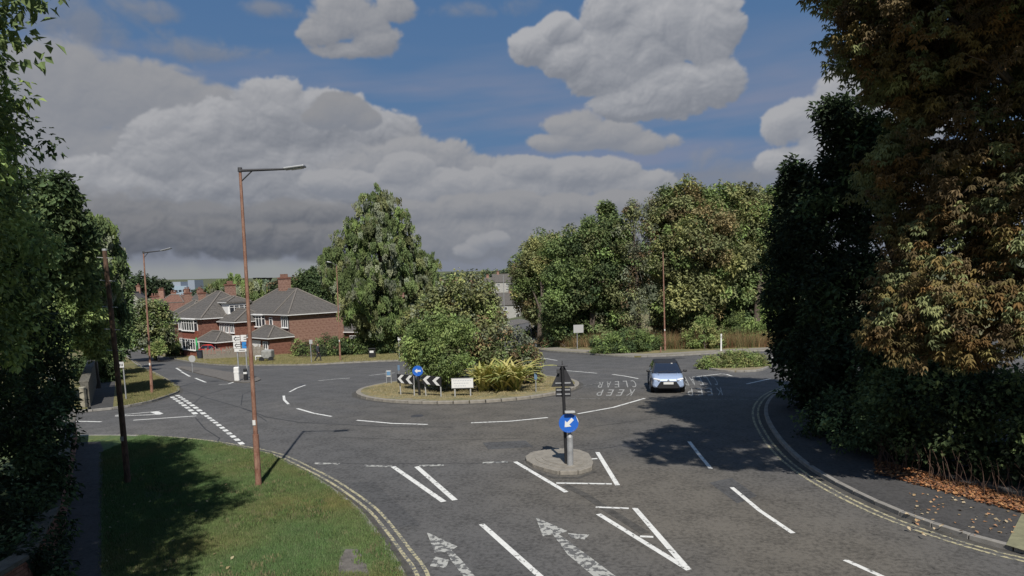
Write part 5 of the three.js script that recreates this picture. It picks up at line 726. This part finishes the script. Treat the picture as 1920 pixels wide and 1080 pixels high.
{ // left side: brick wall by the path, stone wall and gate post across the side road
  const line = [P(139, 829, .0), P(122, 935, 0), P(104, 1042, 0), V(-9.7, 0, -13.5), V(-9.6, 0, -8)], t = thing('brick_wall', 'dark brick garden wall beside the shaded footpath', 'wall', line[0]);
  for (let i = 0; i < line.length - 1; i++) { const a = line[i], b = line[i + 1], L = a.distanceTo(b), m = add('wall_run', box(L, 1.25, .28, L / 2, .5, 0), M.brick, t); m.position.copy(rel(a, line[0])); m.rotation.y = Math.atan2(-(b.z - a.z), b.x - a.x); add('coping', box(L + .02, .09, .36, L / 2, 1.17, 0), M.stone, m); }
  const g = P(158, 764, .12), gk = dOf(g) / FOCAL, u = thing('gate_pier', 'pale weathered stone gate pier at the end of the corner wall', 'pillar', g), hh = 37 * gk; add('pier', rbox(9 * gk, hh, 9 * gk, .04, 0, hh / 2, 0), std(C(.36, .33, .25), { map: TX.soil }), u); add('pier_cap', rbox(10 * gk, .12, 10 * gk, .05, 0, hh + .02, 0), std(C(.36, .34, .27), { map: TX.soil }), u);
  const wl = [P(162, 763, .12), P(185, 712, .12), P(205, 680, .12), P(214, 660, .12)], w = thing('stone_wall', 'dark stone wall running back from the gate pier along the shaded path', 'wall', wl[0]);
  for (let i = 0; i < 3; i++) { const a = wl[i], b = wl[i + 1], L = a.distanceTo(b), m = add('wall_run', box(L, 1.6, .4, L / 2, .6, 0), M.stone, w); m.position.copy(rel(a, wl[0])); m.rotation.y = Math.atan2(-(b.z - a.z), b.x - a.x); add('coping', rbox(L, .12, .5, .04, L / 2, 1.44, 0), M.stone, m); }
  [[114, 745, 118, 690, .07], [121, 748, 116, 694, .09], [131, 752, 124, 672, .06]].forEach(([x, y, x1, y1, r], i) => { const b = P(x, y, .12), s = thing('sapling', ['thin pale sapling stem behind its neighbours at the corner', 'stouter pale sapling stem, middle of three at the corner', 'tallest slim sapling stem nearest the gate pier'][i], 'tree', b), tp = rel(A(x1, y1, dOf(b)), b); add('trunk', bentTube([V(0, -.1, 0), tp.clone().multiplyScalar(.5).add(V(.03, 0, 0)), tp], r, r * .7, 8, 10), M.birch, s); add('branch', bentTube([tp, tp.clone().add(V(.15, .6, 0)), tp.clone().add(V(.1, 1.4, -.2))], r * .6, .01, 6, 6), M.birch, s); });
  const sp = P(96, 762, .12), st = thing('speaker_post', 'thin grey pole with a white horn shaped lamp by the side road', 'pole', sp), sh = rel(A(91, 690, dOf(sp)), sp), sk = dOf(sp) / FOCAL; add('pole', rod(V(0, -.1, 0), sh, .05, .04, 8), M.galv, st); add('horn', new THREE.CylinderGeometry(.06, .14, .3, 14).rotateZ(Math.PI / 2).translate(.22, sh.y * .75, 0), M.signWhite, st); add('bracket', rod(V(0, sh.y * .75, 0), V(.15, sh.y * .75, 0), .02, .02, 6), M.galv, st);
  const cb = P(100, 757, .12), c = thing('waste_bin', 'black bin with a white panel standing on the corner by the saplings', 'bin', cb); add('body', rbox(.42, 1.05, .4, .06, 0, .5, -.3), M.black, c); add('panel', box(.3, .4, .01, 0, .4, -.09), M.signWhite, c); add('lid', rbox(.46, .12, .44, .05, 0, 1.08, -.3), M.black, c);
}

{ // pale slim columns far along the road behind the island
  for (const [x, y0, y1, d, l] of [[946, 603, 517, 190, 'pale slim column beside the road rising behind the island'], [1124, 642, 600, 78, 'thin grey stem post in the shade by the blank sign']]) { const b = A(x, y0, d); b.y = T(b.x, b.z); const t = thing('slim_post', l, 'post', b), h = A(x, y1, d).y - b.y; add('post', rod(V(0, -.2, 0), V(0, h, 0), .09, .07, 8), M.galv, t); add('cap', cyl(.1, .08, .15, 0, h, 0, 8), M.galv, t); }
}
// ---------------------------------------------------------------- vehicles
const loft = (secs) => { const n = secs[0].length, q = []; for (let i = 0; i < secs.length - 1; i++) for (let k = 0; k < n; k++) { const a = secs[i][k], b = secs[i][(k + 1) % n], c = secs[i + 1][k], d = secs[i + 1][(k + 1) % n]; q.push(...a, ...b, ...c, ...b, ...d, ...c); } for (const [s, r] of [[secs[0], 1], [secs[secs.length - 1], 0]]) { const c = [0, 1, 2].map(j => s.reduce((t, p) => t + p[j], 0) / n); for (let k = 0; k < n; k++) { const a = s[k], b = s[(k + 1) % n]; r ? q.push(...b, ...a, ...c) : q.push(...a, ...b, ...c); } } const g = new THREE.BufferGeometry(); g.setAttribute('position', new THREE.Float32BufferAttribute(q, 3)); g.computeVertexNormals(); return g; };
const rring = (w, y0, y1, z, r, n = 5, wt = w) => { const o = []; const corner = (cx, cy, a0, rad) => { for (let i = 0; i <= n; i++) { const a = a0 + i / n * Math.PI / 2; o.push([cx + rad * Math.cos(a), cy + rad * Math.sin(a), z]); } }; corner(w - r, y0 + r, -Math.PI / 2, r); corner(wt - r, y1 - r, 0, r); corner(-wt + r, y1 - r, Math.PI / 2, r); corner(-w + r, y0 + r, Math.PI, r); return o; };
const smooth = (g) => { const m = g.clone(); m.computeVertexNormals(); return m; };
function car(name, label, base, turn, paint, roofMat) {
  const t = thing(name, label, 'car', base, turn), glass = new THREE.MeshPhysicalMaterial({ color: C(.018, .022, .035), roughness: .05, clearcoat: 1 });
  const st = [[-1.98, .66, .48, .86, .10], [-1.92, .76, .36, .98, .14], [-1.7, .84, .30, 1.04, .16], [-1.2, .885, .26, 1.05, .15], [-.4, .89, .24, 1.02, .14], [.5, .89, .24, 1.0, .14], [.95, .885, .25, .98, .15], [1.3, .87, .27, .95, .17], [1.6, .845, .3, .90, .18], [1.82, .83, .30, .84, .16], [1.94, .79, .33, .78, .13], [1.995, .72, .38, .70, .1]];
  add('body', loft(st.map(([z, w, y0, y1, r]) => rring(w, y0, y1, z, r, 5, w * .955)).reverse().reverse()), paint, t);
  add('bonnet_crease', [rod(V(-.45, .945, 1.5), V(-.56, .99, .9), .02, .02, 6), rod(V(.45, .945, 1.5), V(.56, .99, .9), .02, .02, 6)], paint, t);
  const lv = [[.96, -1.84, 1.08, .80], [1.12, -1.74, .80, .765], [1.3, -1.58, .5, .70], [1.42, -1.42, .26, .645], [1.5, -1.15, .02, .57], [1.525, -.8, -.25, .42]];
  const rr2 = (y, z0, z1, w) => { const o = []; const r = .22, n = 5, c = (cx, cz, a0) => { for (let i = 0; i <= n; i++) { const a = a0 + i / n * Math.PI / 2; o.push([cx + r * Math.cos(a), y, cz - r * Math.sin(a)]); } }; c(w - r, z0 + r, 0); c(-w + r, z0 + r, Math.PI / 2); c(-w + r, z1 - r, Math.PI); c(w - r, z1 - r, Math.PI * 1.5); return o; };
  add('cabin', loft(lv.map(l => rr2(...l))), glass, t); add('roof', loft([[1.44, -1.42, .2, .64], [1.5, -1.2, .02, .585], [1.54, -.85, -.2, .45]].map(l => rr2(l[0] + .008, l[1], l[2], l[3]))), roofMat, t);
  for (const s of [-1, 1]) { for (const g of [rod(V(s * .77, .98, .93), V(s * .6, 1.47, .1), .035, .03, 6), rod(V(s * .8, .98, -.35), V(s * .62, 1.46, -.42), .035, .03, 6), rod(V(s * .76, 1.0, -1.6), V(s * .58, 1.46, -1.25), .07, .05, 6)]) add('roof_pillar', g, roofMat, t);
    add('mirror', [rbox(.2, .13, .14, .05, s * .99, 1.06, .62), box(.14, .03, .06, s * .86, 1.02, .64)], roofMat, t);
    const hl = add('headlight', rbox(.38, .11, .14, .045), new THREE.MeshPhysicalMaterial({ color: C(.82, .84, .88), roughness: .12, clearcoat: 1 }), t); hl.position.set(s * .60, .775, 1.93); hl.rotation.set(-.15, s * .4, s * .2);
    add('fog_trim', rbox(.12, .22, .1, .03, s * .66, .47, 1.86), M.black, t);
    for (const z of [-1.25, 1.26]) { const w = add('wheel', [new THREE.CylinderGeometry(.335, .335, .21, 26).rotateZ(Math.PI / 2).translate(s * .80, .335, z)], std(C(.02, .02, .02)), t); add('rim', [new THREE.CylinderGeometry(.22, .22, .02, 20).rotateZ(Math.PI / 2).translate(s * .91, .335, z), ...[0, 1, 2, 3, 4].map(i => { const a = i * 1.2566; return rod(V(s * .925, .335, z), V(s * .925, .335 + .2 * Math.cos(a), z + .2 * Math.sin(a)), .03, .02, 5); })], M.steel, w); const ar = new THREE.TorusGeometry(.385, .06, 8, 20, Math.PI).rotateY(Math.PI / 2).translate(s * .865, .335, z); add('wheel_arch', ar, M.black, t); }
    add('sill', rbox(.06, .14, 2.0, .03, s * .86, .3, 0), M.black, t); add('door_handle', rbox(.03, .035, .2, .01, s * .88, .86, -.2), M.black, t); }
  const gs = new THREE.Shape(); gs.moveTo(-.40, .10); gs.lineTo(.40, .10); gs.lineTo(.58, -.17); gs.lineTo(.50, -.24); gs.lineTo(-.50, -.24); gs.lineTo(-.58, -.17); gs.closePath(); const gr = add('grille', new THREE.ExtrudeGeometry(gs, { depth: .06, bevelEnabled: true, bevelSize: .015, bevelThickness: .015, bevelSegments: 2 }), M.black, t); gr.position.set(0, .56, 1.955); add('number_plate', rbox(.52, .12, .02, .006, 0, .02, .085), M.signWhite, gr); add('badge', disc(.06, .02, 16).translate(0, .72, 2.0), M.steel, t); add('bumper_strip', rbox(1.1, .06, .08, .02, 0, .3, 1.93), M.black, t);
  add('wiper', [rod(V(-.5, 1.02, 1.0), V(.05, 1.10, .84), .012, .01, 5), rod(V(.05, 1.02, 1.0), V(.5, 1.1, .82), .012, .01, 5)], M.black, t); add('windscreen_sticker', box(.09, .05, .01, .3, 1.42, .275), M.signWhite, t); for (const s of [-1, 1]) add('tail_light', rbox(.3, .12, .06, .03, s * .55, .86, -1.94), std(C(.4, .02, .02)), t);
  return t;
}
const carB = P(1254, 737), skyBlue = new THREE.MeshPhysicalMaterial({ color: C(.38, .48, .68), roughness: .35, metalness: .1, clearcoat: 1, clearcoatRoughness: .08 });
car('hatchback_car', 'pale blue small crossover with a black roof driving on the roundabout', V(carB.x + .2, carB.y, carB.z - 1.7), -.14, skyBlue, M.black);
{ const p = P(264, 664), q = P(219, 668), r = A(402, 655, 93); r.y = T(r.x, r.z) + .1; car('parked_car', 'dark car parked at the lane side before the garden tree', p.clone().add(V(0, 0, -2)), .5, new THREE.MeshPhysicalMaterial({ color: C(.03, .032, .04), roughness: .3, clearcoat: 1 }), M.black); car('parked_car', 'grey blue car in the shade at the dark edge of the lane', q.clone().add(V(0, 0, -1)), .45, new THREE.MeshPhysicalMaterial({ color: C(.12, .15, .2), roughness: .3, clearcoat: 1 }), M.black); car('parked_car', 'red car whose roof shows over the board fence', r.add(V(0, .1, 0)), 1.3, new THREE.MeshPhysicalMaterial({ color: C(.45, .03, .02), roughness: .3, clearcoat: 1 }), std(C(.45, .03, .02))); }
// ---------------------------------------------------------------- person walking
{
  const b = P(597, 677, .12), t = thing('person', 'person in dark clothes walking along the strip before the hedge', 'person', b, 1.3);
  const body = (bones, res, lo, size) => { const mc = new MarchingCubes(res, M.black, false, false, 120000); mc.isolation = 0; const p = V(0, 0, 0); for (let z = 0; z < res; z++) for (let y = 0; y < res; y++) for (let x = 0; x < res; x++) { p.set(lo[0] + size * x / res, lo[1] + size * y / res, lo[2] + size * z / res); let acc = 0; const kk = 45; for (const [a, c, r0, r1] of bones) { const ab = [c[0] - a[0], c[1] - a[1], c[2] - a[2]], ap = [p.x - a[0], p.y - a[1], p.z - a[2]], l2 = ab[0] ** 2 + ab[1] ** 2 + ab[2] ** 2 || 1, h = clamp((ap[0] * ab[0] + ap[1] * ab[1] + ap[2] * ab[2]) / l2), d = Math.hypot(ap[0] - ab[0] * h, ap[1] - ab[1] * h, ap[2] - ab[2] * h) - lerp(r0, r1, h); acc += Math.exp(-kk * d); } mc.field[x + y * res + z * res * res] = Math.log(Math.max(acc, 1e-20)) / kk; } mc.update(); const n = mc.count, g = new THREE.BufferGeometry(), q = new Float32Array(n * 3), half = res / 2; for (let i = 0; i < n; i++) for (let k = 0; k < 3; k++) q[3 * i + k] = lo[k] + size * ((mc.positionArray[3 * i + k] * half + half) / res); g.setAttribute('position', new THREE.BufferAttribute(q, 3)); g.setAttribute('normal', new THREE.BufferAttribute(mc.normalArray.slice(0, n * 3), 3)); return g; };
  const lo = [-.9, -.06, -.9], S = 1.9, hipL = [.09, .92, 0], hipR = [-.09, .92, 0], kL = [.1, .5, .16], kR = [-.1, .48, -.02], aL = [.1, .09, .26], aR = [-.1, .12, -.34], shL = [.19, 1.42, 0], shR = [-.19, 1.42, 0], eL = [.25, 1.14, -.12], eR = [-.25, 1.14, .1], wL = [.24, .92, -.04], wR = [-.24, .93, .22];
  add('body', body([[[0, 1.5, 0], [0, 1.58, .01], .055, .05], [[0, 1.66, .02], [0, 1.7, .01], .085, .09], [[0, 1.6, .05], [0, 1.63, .06], .05, .05], [[0, 1.0, 0], [0, 1.35, 0], .1, .13], [shL, eL, .04, .035], [eL, wL, .035, .028], [shR, eR, .04, .035], [eR, wR, .035, .028], [wL, [.24, .84, -.02], .035, .025], [wR, [-.24, .86, .27], .035, .025], [hipL, kL, .06, .05], [kL, aL, .05, .035], [hipR, kR, .06, .05], [kR, aR, .05, .035]], 72, lo, S), std(C(.42, .26, .19)), t);
  add('jacket', body([[[0, .95, 0], [0, 1.4, 0], .15, .16], [[-.17, 1.42, 0], [.17, 1.42, 0], .085, .085], [shL, eL, .075, .06], [eL, wL, .06, .05], [shR, eR, .075, .06], [eR, wR, .06, .05]], 72, lo, S), std(C(.035, .037, .045)), t);
  add('trousers', body([[[0, .95, 0], [0, .88, 0], .14, .13], [hipL, kL, .095, .07], [kL, aL, .07, .055], [hipR, kR, .095, .07], [kR, aR, .07, .055]], 72, lo, S), std(C(.03, .03, .035)), t);
  add('hair', body([[[0, 1.7, -.02], [0, 1.73, 0], .095, .09]], 72, lo, S), std(C(.04, .03, .02)), t);
  for (const [a, d] of [[aL, .12], [aR, .1]]) add('shoe', rbox(.1, .09, .27, .04, a[0], a[1] - .045, a[2] + .06), M.black, t);
}
renderer.render(scene, camera);
